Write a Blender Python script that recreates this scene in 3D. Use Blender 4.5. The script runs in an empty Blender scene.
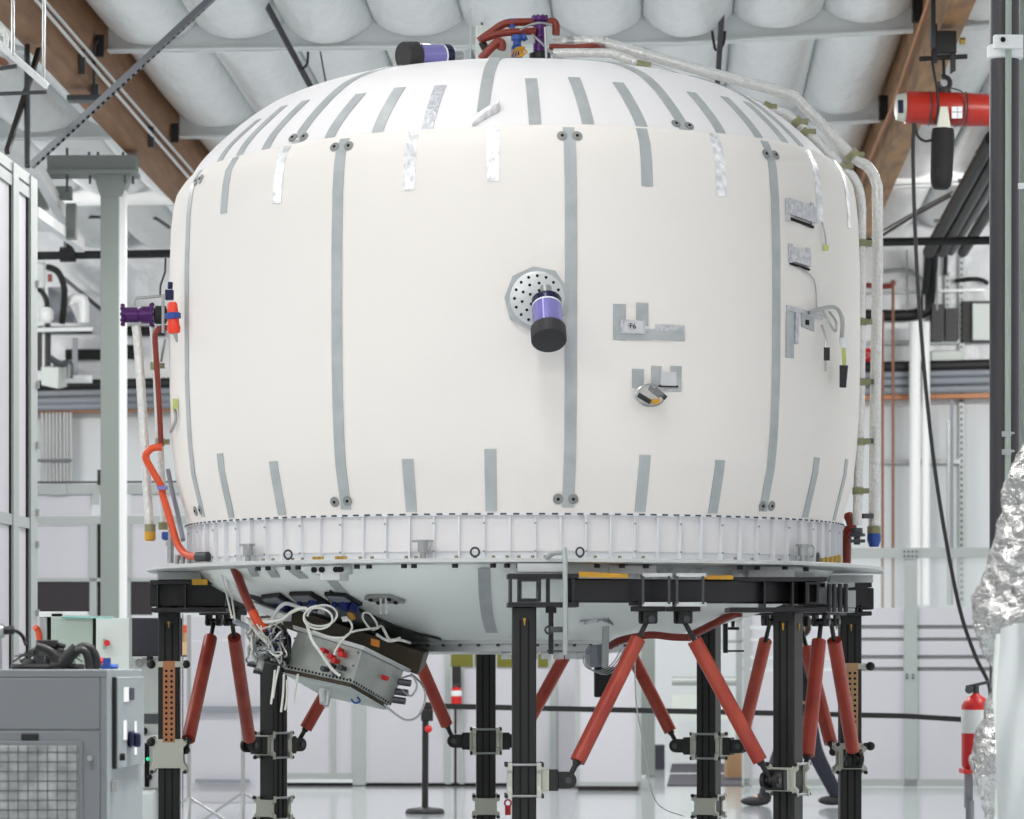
import bpy, math, random
from mathutils import Vector as V, Matrix as M
random.seed(7)
C = bpy.context.scene.collection
sc = bpy.context.scene
PI = math.pi
# ---------------------------------------------------------------- camera, world, lamps, exposure
F, CX, CY, EYE = 3500.0, 400.0, 660.0, 1.4          # focal length and principal point in pixels of the 1024x819 frame
cam = bpy.data.cameras.new('camera'); cam_o = bpy.data.objects.new('camera', cam); C.objects.link(cam_o)
cam_o.location = (0, 0, EYE); cam_o.rotation_euler = (PI/2, 0, 0)
cam.sensor_fit = 'HORIZONTAL'; cam.sensor_width = 36; cam.lens = F/1024*36
cam.shift_x = (512-CX)/1024; cam.shift_y = (CY-409.5)/1024
cam.dof.use_dof = True; cam.dof.focus_distance = 19.6; cam.dof.aperture_fstop = 5.0
cam.clip_start = .1; cam.clip_end = 300
sc.camera = cam_o
sc.view_settings.view_transform = 'Standard'; sc.view_settings.look = 'None'
sc.view_settings.gamma = 1; sc.view_settings.use_curve_mapping = False
sc.view_settings.exposure = 0.22
w = bpy.data.worlds.new('ambient_fill'); sc.world = w; w.use_nodes = True  # even ambient fill added from all open sides
w.node_tree.nodes['Background'].inputs[0].default_value = (.87, .875, .885, 1)
w.node_tree.nodes['Background'].inputs[1].default_value = 0.86
def lamp(x, y, z, sx, sy, power, aim=None, col=(1, .972, .945), spread=180):
    l = bpy.data.lights.new('unseen_area_lamp', 'AREA'); l.shape = 'RECTANGLE'; l.size = sx; l.size_y = sy  # overhead hall lamps and added fill lamps, all out of view
    l.energy = power; l.color = col; l.spread = math.radians(spread)
    o = bpy.data.objects.new('unseen_area_lamp', l); C.objects.link(o); o.location = (x, y, z)
    d = V(aim) - V((x, y, z)) if aim else V((0, 0, -1))
    o.rotation_euler = d.to_track_quat('-Z', 'Y').to_euler()
for x, y, z, p in ((-5.5, 12, 6.75, 230), (-2.0, 10.5, 6.75, 190), (3.2, 11, 6.75, 40), (-6.5, 20, 6.75, 120), (6.8, 18, 6.75, 40), (0.2, 16.8, 6.75, 60), (-.8, 19.6, 6.9, 14),  # hall rows overhead; the last lamp is added to brighten the dome
                   (-6, 26.5, 6.75, 210), (0, 27, 6.75, 240), (6, 27, 6.75, 220),
                   (-.9, 34, 6.5, 170), (3.0, 34, 6.5, 180), (-.9, 41, 6.4, 230), (3.2, 41, 6.4, 240),  # added, hidden behind the module, to brighten back wall and ceiling
                   (-7.6, 35, 6.4, 150), (9.6, 34, 6.4, 150)):  # added past both frame sides to brighten the rear walls
    lamp(x, y, z, .5, 2.4, p)
lamp(-7.4, 40.5, 6.2, 2.4, .5, 190, (-4, 48, 5.0)); lamp(9.4, 40.5, 6.2, 2.4, .5, 190, (6, 48, 5.0))  # added wall washers, out of view, lifting the upper back wall
for x, y in ((-4.6, 17.6), (0.6, 14.8), (5.8, 17.0), (6.6, 22.0), (-6.2, 22.0)):          # added narrow lamps, out of view; floor bounce brightens the lower dome
    lamp(x, y, 6.75, 1.0, 1.0, 130, spread=62)
def P(px, py, Y):
    return V(((px-CX)*Y/F, Y, EYE+(CY-py)*Y/F))
TH = math.radians(4.25); CT, ST = math.cos(TH), math.sin(TH)
def room(u, v, z): return V((u*CT+v*ST, v*CT-u*ST, z))
def uv(px, Y):
    X = (px-CX)*Y/F
    return X*CT-Y*ST, Y*CT+X*ST
def PV(px, py, v):
    """the point seen at a pixel on the plane at depth v of the hall"""
    t = (px-CX)/F; Y = v/(CT+t*ST)
    return P(px, py, Y)
# ---------------------------------------------------------------- materials
MATS = {}
def lin(c): return tuple(((x+.055)/1.055)**2.4 if x > .04045 else x/12.92 for x in c)
def mat(name, rgb, rough=.5, metal=0, noise=None, bump=None, rgb2=None, trans=0, emit=0, alpha=1, stretch=None, coat=0):
    m = bpy.data.materials.new(name); m.use_nodes = True; nt = m.node_tree; b = nt.nodes['Principled BSDF']
    c = lin(rgb)+(1,)
    b.inputs['Base Color'].default_value = c; b.inputs['Roughness'].default_value = rough
    b.inputs['Metallic'].default_value = metal
    if coat: b.inputs['Coat Weight'].default_value = coat
    if trans: b.inputs['Transmission Weight'].default_value = trans
    if alpha < 1: b.inputs['Alpha'].default_value = alpha
    if emit: b.inputs['Emission Color'].default_value = c; b.inputs['Emission Strength'].default_value = emit
    if noise or bump:
        tc = nt.nodes.new('ShaderNodeTexCoord'); out = tc.outputs['Object']
        if stretch:
            mp = nt.nodes.new('ShaderNodeMapping'); mp.inputs['Scale'].default_value = stretch
            nt.links.new(out, mp.inputs[0]); out = mp.outputs[0]
    if noise:
        n = nt.nodes.new('ShaderNodeTexNoise'); n.inputs['Scale'].default_value = noise[0]; n.inputs['Detail'].default_value = 5
        r = nt.nodes.new('ShaderNodeValToRGB')
        r.color_ramp.elements[0].position = noise[1]; r.color_ramp.elements[1].position = noise[2]
        r.color_ramp.elements[0].color = c; r.color_ramp.elements[1].color = lin(rgb2)+(1,)
        nt.links.new(out, n.inputs['Vector']); nt.links.new(n.outputs[0], r.inputs[0]); nt.links.new(r.outputs[0], b.inputs['Base Color'])
    if bump:
        n = nt.nodes.new('ShaderNodeTexNoise'); n.inputs['Scale'].default_value = bump[0]; n.inputs['Detail'].default_value = 4
        k = nt.nodes.new('ShaderNodeBump'); k.inputs['Strength'].default_value = bump[1]; k.inputs['Distance'].default_value = bump[2]
        nt.links.new(out, n.inputs['Vector']); nt.links.new(n.outputs[0], k.inputs['Height']); nt.links.new(k.outputs[0], b.inputs['Normal'])
    MATS[name] = m
    return m
blanket_m = mat('blanket_fabric', (.92, .90, .88), .75)
dome_m = mat('white_paint', (.925, .915, .92), .55)
bowl_m = mat('lower_shell_paint', (.94, .96, .945), .45)
band_m = mat('ring_paint', (.90, .91, .925), .4)
flange_m = mat('machined_aluminium', (.80, .81, .81), .4, .35)
tape_m = mat('grey_tape', (.655, .675, .68), .42, .15, noise=(9, .35, .75), rgb2=(.72, .735, .74), bump=(16, .25, .01))
foil_tape_m = mat('bright_foil_tape', (.82, .82, .83), .28, .35, noise=(22, .38, .6), rgb2=(.97, .97, .975), bump=(45, .6, .012))
crinkle_m = mat('crinkled_tape', (.70, .71, .73), .3, .35, noise=(40, .4, .65), rgb2=(.82, .82, .84), bump=(45, .6, .01))
black_m = mat('black_powder_coat', (.07, .065, .085), .42)
post_m = mat('black_post_paint', (.05, .05, .055), .45, noise=(3, .4, .8), rgb2=(.085, .08, .08))
clevis_m = mat('dark_clevis', (.115, .11, .11), .5)
red_m = mat('red_strut_coat', (.60, .19, .14), .36, noise=(6, .35, .7), rgb2=(.71, .29, .20), stretch=(1, 1, .6))
redd_m = mat('red_brown_pipe', (.50, .16, .10), .4)
orange_m = mat('orange_hose', (.84, .30, .13), .4)
plate_m = mat('pale_clamp_metal', (.76, .77, .72), .45, .2)
steel_m = mat('steel', (.66, .67, .67), .3, .8)
dsteel_m = mat('dark_steel', (.30, .31, .32), .4, .6)
alu_m = mat('aluminium_profile', (.66, .685, .68), .45, .25)
copper_m = mat('copper_plate', (.72, .48, .31), .5, .0)
coppip_m = mat('copper_pipe', (.50, .34, .25), .4, .2)
brass_m = mat('brass', (.75, .62, .30), .35, .7)
hole_m = mat('dark_hole', (.03, .03, .03), .9)
purple_m = mat('purple_anodised', (.30, .13, .37), .3, .5)
violet_m = mat('violet_film', (.53, .51, .76), .16, .45)
navy_m = mat('navy_band', (.10, .12, .25), .25, .4)
cap_m = mat('black_cap', (.16, .155, .165), .6)
blue_m = mat('blue_fitting', (.16, .30, .60), .35, .2)
valve_m = mat('red_orange_valve', (.90, .23, .12), .35)
wrap_m = mat('foil_pipe_wrap', (.84, .84, .825), .26, .5, noise=(60, .35, .7), rgb2=(.90, .90, .89), bump=(45, .7, .012))
white_m = mat('white_plastic', (.90, .91, .91), .45)
cable_m = mat('white_cable', (.88, .88, .85), .5)
blackrub_m = mat('black_rubber', (.07, .07, .075), .55)
wood_m = mat('laminated_wood', (.50, .35, .23), .6, noise=(3, .35, .7), rgb2=(.60, .44, .30), stretch=(4, .35, 4))
woodr_m = mat('pale_laminated_wood', (.66, .50, .33), .6, noise=(2.5, .4, .65), rgb2=(.52, .39, .27), stretch=(3, .6, 3))
pillow_m = mat('insulation_film', (.93, .94, .94), .27, .05, bump=(5, .45, .05), stretch=(1, .35, 1))
purlin_m = mat('white_steel_purlin', (.93, .94, .94), .5)
wallfoil_m = mat('wall_insulation_film', (.90, .91, .92), .35, 0, bump=(3, .6, .1))
wall_m = mat('painted_wall', (.80, .82, .83), .6)
panel_m = mat('frosted_panel', (.765, .765, .79), .4)
colm_m = mat('grey_green_column_paint', (.52, .55, .535), .5)
ledge_m = mat('grey_pipe_lagging', (.52, .54, .57), .45)
smoke_m = mat('dark_tinted_window', (.15, .12, .14), .12)
amber_m = mat('amber_window_film', (.42, .42, .14), .2)
floor_m = mat('floor_epoxy', (.67, .695, .71), .13, noise=(.6, .4, .7), rgb2=(.65, .675, .69), coat=.3)
chill_m = mat('grey_cabinet_paint', (.45, .465, .48), .45)
chill_lit_m = mat('grey_cabinet_lit_side', (.53, .56, .57), .45)  # chiller grey made paler to paint in the light on its side
cab_m = mat('light_cabinet_paint', (.79, .82, .80), .45)
cabg_m = mat('green_grey_cabinet_paint', (.62, .67, .63), .45)
screen_m = mat('dark_screen', (.20, .20, .24), .25)
hoist_m = mat('hoist_red_paint', (.66, .14, .08), .35)
bag_m = mat('black_chain_bag', (.07, .07, .075), .8, bump=(60, .5, .01))
darkpost_m = mat('dark_column_paint', (.215, .21, .23), .4)
foil_m = mat('crumpled_foil', (.66, .66, .655), .14, 1.0, bump=(26, .8, .03))
plastic_m = mat('clear_plastic_sheet', (.88, .90, .90), .35)
skin_m = mat('skin', (.76, .57, .46), .5)
jean_m = mat('navy_trousers', (.13, .14, .20), .8)
jacket_m = mat('dark_jacket', (.12, .12, .15), .8)
hair_m = mat('brown_hair', (.16, .11, .08), .7)
yellow_m = mat('yellow_paint', (.78, .58, .14), .5)
mat_m = mat('dark_floor_mat', (.25, .24, .28), .8)
led_m = mat('green_indicator', (.2, .9, .6), .4, emit=.45)
redb_m = mat('red_plastic', (.80, .13, .13), .35)
brown_m = mat('olive_brown_plate', (.25, .21, .14), .5)
box_m = mat('galvanised_sheet', (.69, .71, .69), .38, .45, noise=(7, .35, .7), rgb2=(.60, .62, .60))
orangelab_m = mat('orange_label', (.90, .55, .15), .5)
ink_m = mat('black_ink', (.05, .05, .06), .6)
green_m = mat('green_tag', (.74, .78, .45), .5)
dkblue_m = mat('blue_connector', (.10, .16, .42), .35)
glass_m = mat('clear_glass', (.93, .96, .96), .05, alpha=.12)
filt_m = mat('filter_mesh', (.50, .51, .51), .7, noise=(14, .35, .65), rgb2=(.64, .65, .645))
tan_m = mat('cardboard', (.72, .58, .42), .7)
clear_m = mat('clear_bag', (.92, .93, .93), .12, alpha=.2)
# ---------------------------------------------------------------- mesh builder
class MB:
    def __init__(s): s.v = []; s.f = []
    def add(s, vs, fs):
        n = len(s.v); s.v += [V(a) for a in vs]; s.f += [tuple(i+n for i in f) for f in fs]; return s
    def box(s, c, d, R=None):
        c = V(c); vs = []
        for x in (-.5, .5):
            for y in (-.5, .5):
                for z in (-.5, .5):
                    q = V((x*d[0], y*d[1], z*d[2])); vs.append(c+(R @ q if R else q))
        return s.add(vs, [(0,1,3,2),(4,6,7,5),(0,4,5,1),(2,3,7,6),(0,2,6,4),(1,5,7,3)])
    def hexa(s, b, t):
        """four bottom and four top corners"""
        return s.add(list(b)+list(t), [(3,2,1,0),(4,5,6,7),(0,1,5,4),(1,2,6,5),(2,3,7,6),(3,0,4,7)])
    def bar(s, p, q, wd, h, up=(0,0,1)):
        p, q = V(p), V(q); a = (q-p).normalized(); r = a.cross(V(up))
        if r.length < 1e-4: r = a.cross(V((0,1,0)))
        r.normalize(); u = r.cross(a)
        o = [(-1,-1),(1,-1),(1,1),(-1,1)]
        return s.hexa([p+r*(i*wd/2)+u*(j*h/2) for i, j in o], [q+r*(i*wd/2)+u*(j*h/2) for i, j in o])
    def cyl(s, p, q, r, r2=None, n=14):
        p, q = V(p), V(q); r2 = r if r2 is None else r2
        a = (q-p).normalized(); x = a.orthogonal().normalized(); y = a.cross(x)
        cs = [(math.cos(2*PI*i/n), math.sin(2*PI*i/n)) for i in range(n)]
        vs = [p+x*c*r+y*d*r for c, d in cs]+[q+x*c*r2+y*d*r2 for c, d in cs]
        fs = [(i, (i+1)%n, n+(i+1)%n, n+i) for i in range(n)]+[tuple(range(n-1,-1,-1)), tuple(range(n,2*n))]
        return s.add(vs, fs)
    def lathe(s, prof, o, axis=(0,0,1), n=20):
        o = V(o); a = V(axis).normalized(); x = a.orthogonal().normalized(); y = a.cross(x); vs = []; fs = []
        for r, h in prof:
            for i in range(n):
                t = 2*PI*i/n; vs.append(o+a*h+x*(r*math.cos(t))+y*(r*math.sin(t)))
        for k in range(len(prof)-1):
            for i in range(n):
                j = (i+1)%n; fs.append((k*n+i, k*n+j, (k+1)*n+j, (k+1)*n+i))
        fs.append(tuple(range(n-1,-1,-1))); fs.append(tuple((len(prof)-1)*n+i for i in range(n)))
        return s.add(vs, fs)
    def tube(s, pts, r, n=8, sub=0):
        pts = [V(p) for p in pts]
        if sub: pts = smooth(pts, sub)
        vs = []; fs = []; prev = None
        for k, p in enumerate(pts):
            a = (pts[min(k+1, len(pts)-1)]-pts[max(k-1, 0)]).normalized()
            if prev is None: x = a.orthogonal().normalized()
            else:
                x = prev-a*prev.dot(a); x = x.normalized() if x.length > 1e-6 else a.orthogonal().normalized()
            prev = x; y = a.cross(x); rr = r[k] if isinstance(r, list) else r
            for i in range(n):
                t = 2*PI*i/n; vs.append(p+x*(rr*math.cos(t))+y*(rr*math.sin(t)))
        for k in range(len(pts)-1):
            for i in range(n):
                j = (i+1)%n; fs.append((k*n+i, k*n+j, (k+1)*n+j, (k+1)*n+i))
        fs.append(tuple(range(n-1,-1,-1))); fs.append(tuple((len(pts)-1)*n+i for i in range(n)))
        return s.add(vs, fs)
    def ball(s, c, r, n=12, sc_=(1,1,1)):
        c = V(c); vs = [c+V((0,0,-r*sc_[2]))]; fs = []; m = n//2
        for k in range(1, m):
            t = -PI/2+PI*k/m
            for i in range(n):
                q = 2*PI*i/n; vs.append(c+V((r*math.cos(t)*math.cos(q)*sc_[0], r*math.cos(t)*math.sin(q)*sc_[1], r*math.sin(t)*sc_[2])))
        vs.append(c+V((0,0,r*sc_[2])))
        for i in range(n): fs.append((0, 1+(i+1)%n, 1+i))
        for k in range(m-2):
            for i in range(n):
                a = 1+k*n; fs.append((a+i, a+(i+1)%n, a+n+(i+1)%n, a+n+i))
        a = 1+(m-2)*n
        for i in range(n): fs.append((a+i, a+(i+1)%n, len(vs)-1))
        return s.add(vs, fs)
    def torus(s, c, axis, R, r, n=20, k=8, arc=1.0, start=0):
        c = V(c); a = V(axis).normalized(); x = a.orthogonal().normalized(); y = a.cross(x)
        if arc >= 1:
            vs = []; fs = []
            for i in range(n):
                t = 2*PI*i/n; d = x*math.cos(t)+y*math.sin(t)
                for j in range(k):
                    q = 2*PI*j/k; vs.append(c+d*(R+r*math.cos(q))+a*(r*math.sin(q)))
            for i in range(n):
                for j in range(k):
                    fs.append((i*k+j, ((i+1)%n)*k+j, ((i+1)%n)*k+(j+1)%k, i*k+(j+1)%k))
            return s.add(vs, fs)
        return s.tube([c+(x*math.cos(start+2*PI*arc*i/n)+y*math.sin(start+2*PI*arc*i/n))*R for i in range(n+1)], r, k)
    def prism(s, poly, o, ux, uy, d):
        o, ux, uy, d = V(o), V(ux), V(uy), V(d); n = len(poly)
        a = [o+ux*x+uy*y for x, y in poly]; b = [p+d for p in a]
        return s.add(a+b, [tuple(range(n-1,-1,-1)), tuple(range(n, 2*n))]+[(i, (i+1)%n, n+(i+1)%n, n+i) for i in range(n)])
    def grid(s, fn, nu, nv, wrap=False):
        vs = [fn(i/nu, j/nv) for i in range(nu if wrap else nu+1) for j in range(nv+1)]; fs = []
        m = nv+1; tot = nu if wrap else nu+1
        for i in range(nu):
            for j in range(nv):
                a, b = i, (i+1)%tot; fs.append((a*m+j, b*m+j, b*m+j+1, a*m+j+1))
        return s.add(vs, fs)
    def shell(s, fn, nu, nv, th):
        """closed thin sheet: fn(u,v,off) gives the point raised by off"""
        m = nv+1; n0 = (nu+1)*m
        vs = [fn(i/nu, j/nv, th) for i in range(nu+1) for j in range(nv+1)]+[fn(i/nu, j/nv, 0) for i in range(nu+1) for j in range(nv+1)]
        fs = []
        for i in range(nu):
            for j in range(nv):
                q = (i*m+j, (i+1)*m+j, (i+1)*m+j+1, i*m+j+1); fs.append(q); fs.append(tuple(n0+k for k in reversed(q)))
        for i in range(nu):
            for j, sg in ((0, 1), (nv, -1)):
                a, b = i*m+j, (i+1)*m+j; q = (b, a, n0+a, n0+b); fs.append(q if sg > 0 else q[::-1])
        for j in range(nv):
            for i, sg in ((0, -1), (nu, 1)):
                a, b = i*m+j, i*m+j+1; q = (b, a, n0+a, n0+b); fs.append(q if sg > 0 else q[::-1])
        return s.add(vs, fs)
def smooth(pts, k):
    out = []; n = len(pts)
    for i in range(n-1):
        p0, p1, p2, p3 = pts[max(i-1,0)], pts[i], pts[i+1], pts[min(i+2,n-1)]
        for j in range(k):
            t = j/k
            out.append(.5*((2*p1)+(p2-p0)*t+(2*p0-5*p1+4*p2-p3)*t*t+(3*p1-p0-3*p2+p3)*t**3))
    return out+[pts[-1]]
def tag(o, label=None, cat=None, group=None, kind=None):
    if label: o['label'] = label
    if cat: o['category'] = cat
    if group: o['group'] = group
    if kind: o['kind'] = kind
    return o
def T(name, label, cat, loc, group=None):
    o = bpy.data.objects.new(name, None); o.empty_display_size = .1; C.objects.link(o); o.location = V(loc)
    return tag(o, label, cat, group)
def worldloc(o):
    l = V(o.location)
    while o.parent: o = o.parent; l += V(o.location)
    return l
def O(name, mb, m, parent=None, label=None, cat=None, group=None, kind=None, bevel=0, ang=38, subd=0):
    if parent: base = worldloc(parent)
    else:
        xs = [p.x for p in mb.v]; ys = [p.y for p in mb.v]; zs = [p.z for p in mb.v]
        base = V(((min(xs)+max(xs))/2, (min(ys)+max(ys))/2, min(zs)))
    me = bpy.data.meshes.new(name); me.from_pydata([p-base for p in mb.v], [], mb.f)
    me.shade_smooth(); me.set_sharp_from_angle(angle=math.radians(ang)); me.update()
    me.materials.append(m)
    o = bpy.data.objects.new(name, me); C.objects.link(o)
    if parent: o.parent = parent
    else: o.location = base
    if bevel:
        b = o.modifiers.new('bevel', 'BEVEL'); b.width = bevel; b.segments = 2; b.limit_method = 'ANGLE'
    if subd:
        b = o.modifiers.new('subdivision', 'SUBSURF'); b.levels = b.render_levels = subd
    return tag(o, label, cat, group, kind)
def structure(name, mb, m, label=None, **k):
    return O(name, mb, m, kind='structure', label=label, **k)
# ================================================================ THE HALL
structure('floor', MB().box((0, 27, -.05), (60, 66, .1)), floor_m, 'glossy pale grey epoxy floor of the hall', cat='floor')
VW, VP = 48.0, 38.8            # depth of the back wall and of the glazed partition
def zroof(u, v): return 7.6-.0157*(v-31)+.043*max(0, u-.2)
PUR = [28.3, 33.33, 38.36, 43.4, 48.0]
UL, UR = -5.31, 2.40           # inner faces of the two glulam beams
rf = MB()
for u0, u1 in ((-16, .2), (.2, 14)):
    for v0, v1 in ((-2, 12), (12, 28), (28, 50)):
        rf.hexa([room(u0, v0, zroof(u0, v0)), room(u1, v0, zroof(u1, v0)), room(u1, v1, zroof(u1, v1)), room(u0, v1, zroof(u0, v1))],
                [room(u0, v0, zroof(u0, v0)+.1), room(u1, v0, zroof(u1, v0)+.1), room(u1, v1, zroof(u1, v1)+.1), room(u0, v1, zroof(u0, v1)+.1)])
structure('ceiling', rf, purlin_m, 'white roof deck above the insulation bags', cat='ceiling')
def wallbox(u0, u1, z0, z1, v, t, mb=None):
    mb = mb or MB()
    return mb.hexa([room(u0, v, z0), room(u1, v, z0), room(u1, v+t, z0), room(u0, v+t, z0)],
                   [room(u0, v, z1), room(u1, v, z1), room(u1, v+t, z1), room(u0, v+t, z1)])
structure('wall_back', wallbox(-18, 14, 0, 4.85, VW, .25), wall_m, 'white painted lower back wall', cat='wall')
structure('wall_back_upper', wallbox(-18, 14, 4.85, 7.6, VW+.02, .25), wallfoil_m, 'film covered insulated upper back wall', cat='wall')
# glulam beams
def glulam(u0, u1, m, label):
    mb = MB(); a, b = 26.0, 47.9
    zt = lambda v: 7.56-.0157*(v-31); zb = lambda v: 6.72-.0157*(v-31)
    up = .043*max(0, u0-.2)
    mb.hexa([room(u0, a, zb(a)+up), room(u1, a, zb(a)+up), room(u1, b, zb(b)+up), room(u0, b, zb(b)+up)],
            [room(u0, a, zt(a)+up), room(u1, a, zt(a)+up), room(u1, b, zt(b)+up), room(u0, b, zt(b)+up)])
    return structure('beam', mb, m, label, cat='beam')
glulam(UL-.2, UL, wood_m, 'brown laminated wood roof beam with two white conduits on its side')
glulam(UR, UR+.2, woodr_m, 'pale laminated wood roof beam carrying the red hoist')
# purlins, one run per bay
for k, v in enumerate(PUR[:4]):
    for u0, u1 in ((-13, UL-.21), (UL+.01, .2), (.2, UR-.01), (UR+.21, 10)):
        mb = MB()
        zz = lambda u: zroof(u, v)-.31
        mb.hexa([room(u0, v, zz(u0)), room(u1, v, zz(u1)), room(u1, v+.16, zz(u1)), room(u0, v+.16, zz(u0))],
                [room(u0, v, zz(u0)+.02), room(u1, v, zz(u1)+.02), room(u1, v+.16, zz(u1)+.02), room(u0, v+.16, zz(u0)+.02)])
        mb.hexa([room(u0, v+.07, zz(u0)), room(u1, v+.07, zz(u1)), room(u1, v+.09, zz(u1)), room(u0, v+.09, zz(u0))],
                [room(u0, v+.07, zz(u0)+.31), room(u1, v+.07, zz(u1)+.31), room(u1, v+.09, zz(u1)+.31), room(u0, v+.09, zz(u0)+.31)])
        structure('purlin', mb, purlin_m)
# insulation bags
rows = ['nearest', 'second', 'third', 'farthest']
for k in range(4):
    v0, v1 = PUR[k]+.1, PUR[k+1]+(.06 if k < 3 else -.06)
    for bay, (ua, n, st) in {'middle': (UL+.01, 9, .8555), 'left': (UL-.21-3*.86, 3, .86), 'right': (UR+.21, 5, .86)}.items():
        for i in range(n):
            u0 = ua+i*st+.006; u1 = u0+st-.012; rr = random.Random(k*100+i); a1 = rr.uniform(.85, 1.15); ph = rr.uniform(0, 6)
            def fn(a, b, off, u0=u0, u1=u1, v0=v0, v1=v1, a1=a1, ph=ph):
                t = 2*a-1; uu = u0+(u1-u0)*a; vv = v0+(v1-v0)*b
                prof = max(0, 1-abs(t)**2.3)**.8
                end = (1-abs(2*b-1)**6)
                sag = .16*a1+.13*end*a1+.012*math.sin(9*b+ph)*end
                return room(uu, vv, zroof(uu, vv)-.045-sag*prof+(.03 if off else 0))
            mb = MB().shell(fn, 14, 18, 1)
            mb.f = [f[::-1] for f in mb.f]
            side = {'middle': 'between the two wood beams', 'left': 'left of the brown beam', 'right': 'right of the pale beam'}[bay]
            O('insulation_bag', mb, pillow_m, label='white bulging insulation bag under the roof %s, %s row' % (side, rows[k]), cat='insulation',
              group='insulation bags %s, %s row' % (side, rows[k]), ang=60)
# conduits strapped to the left beam
def beamrun(px0, py0, px1, py1, r):
    mb = MB(); z0 = None
    pts = []
    for px, py in ((px0, py0), (px1, py1)):
        t = (px-CX)/F                       # where the ray meets the plane u = UL+.04
        Y = (UL+.05)/(t*CT-ST); pts.append(P(px, py, Y))
    return mb.cyl(pts[0], pts[1], r, n=8)
O('conduit', beamrun(34, -2, 189, 178, .016), white_m, label='lower of two white conduits strapped along the brown beam', cat='conduit', group='white conduits on the brown beam')
O('conduit', beamrun(42, -2, 193, 172, .016), white_m, label='upper of two white conduits strapped along the brown beam', cat='conduit', group='white conduits on the brown beam')
def onbeam(px, py, off=.03):
    t = (px-CX)/F; Y = (UL+off)/(t*CT-ST); return P(px, py, Y)
for px, py in ((82, 62), (151, 137)):
    O('conduit_strap', MB().box(onbeam(px, py, .03), (.06, .06, .22)), dsteel_m, label='dark channel strap holding conduits on brown beam, %s one' % ('upper left' if px < 100 else 'lower right'), cat='strap', group='conduit straps')
bt = MB().tube([onbeam(100, 38), onbeam(95, 45), onbeam(94, 60), onbeam(94, 98)], .014, 8, 4)
t = T('junction_box', 'small dark junction box and bent conduit hanging under the brown beam', 'junction box', onbeam(85, 100, .05))
O('conduit_drop', bt, dsteel_m, t)
O('box_body', MB().box(onbeam(85, 99, .0), (.32, .2, .05)).box(onbeam(95, 93, .05), (.07, .08, .16)), dsteel_m, t, bevel=.006)
for px, py in ((96, 46), (171, 133)):
    O('purlin_hanger', MB().box(onbeam(px+4, py, .05), (.08, .08, .2)), clevis_m, label='black steel purlin hanger on brown beam, %s' % ('near the bent conduit' if px < 100 else 'near the white dome'), cat='bracket', group='purlin hangers')
def onbeamR(px, py, off=.03):
    t = (px-CX)/F; Y = (UR-off)/(t*CT-ST); return P(px, py, Y)
O('copper_conduit', MB().tube([onbeamR(930, -3, .05), onbeamR(895, 100, .05), onbeamR(866, 170, .05), onbeamR(850, 215, .05)], .02, 8), copper_m,
  label='thin copper coloured pipe along the left edge of the pale beam', cat='pipe')
for px, py in ((917, 8), (883, 108)):
    O('purlin_hanger', MB().box(onbeamR(px, py, .05), (.09, .09, .26)), clevis_m, label='black steel purlin hanger beside pale beam, %s' % ('at the top' if px > 900 else 'above the silver pipes'), cat='bracket', group='purlin hangers')
# diagonal slotted channel, top left
t = T('slotted_channel', 'long grey slotted steel channel slanting across the brown beam', 'channel', P(32, 164, 30))
O('channel', MB().bar(P(31, 166, 30), P(214, -4, 29.5), .055, .055), mat('dull_channel_zinc', (.50, .51, .53), .5, .3), t)
sl = MB()
for i in range(34):
    a = i/34; sl.bar(P(37+a*170, 164.5-a*158, 29.93-.4*a), P(39.5+a*170, 162-a*158, 29.93-.4*a), .014, .02)
O('slot_row', sl, hole_m, t)
# dark hanger rods
for a, b, Y, r, lab in (((262, -4), (314, 93), 33, .03, 'dark slanting pipe hanger above the dome on the left side'),
                        ((723, -4), (717, 92), 33, .028, 'dark straight pipe hanger above the silver pipes on the right side')):
    t = T('pipe_hanger', lab, 'hanger', P(b[0], b[1], Y))
    O('rod', MB().cyl(P(*a, Y-.6), P(*b, Y+.4), r, n=10), darkpost_m, t)
    c = (303, 68) if a[0] < 500 else (719, 49)
    O('loop', MB().tube([P(c[0]+6, c[1]-18, Y), P(c[0]+4, c[1]-4, Y), P(c[0]-3, c[1]+1, Y), P(c[0]-5, c[1]-6, Y), P(c[0]-7, c[1]-18, Y)] if a[0] > 500 else
                        [P(c[0]+5, c[1]-16, Y), P(c[0]+4, c[1]-4, Y), P(c[0]-2, c[1]+1, Y), P(c[0]-4, c[1]-3, Y)], .013, 6, 4), clevis_m, t)
O('threaded_rod', MB().cyl(P(470.5, -4, 32), P(470, 58, 32), .01, n=6), white_m, label='thin pale threaded rod hanging above the dome top', cat='rod')
O('threaded_rod', MB().cyl(P(475, -4, 32.4), P(485, 36, 32.4), .01, n=6), dsteel_m, label='thin dark slanting rod beside the pale threaded rod', cat='rod')
O('threaded_rod', MB().cyl(P(320, 50, 34), P(327, 90, 34), .008, n=6), dsteel_m, label='short thin wire hanging right of the slanting pipe hanger', cat='rod')
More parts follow.
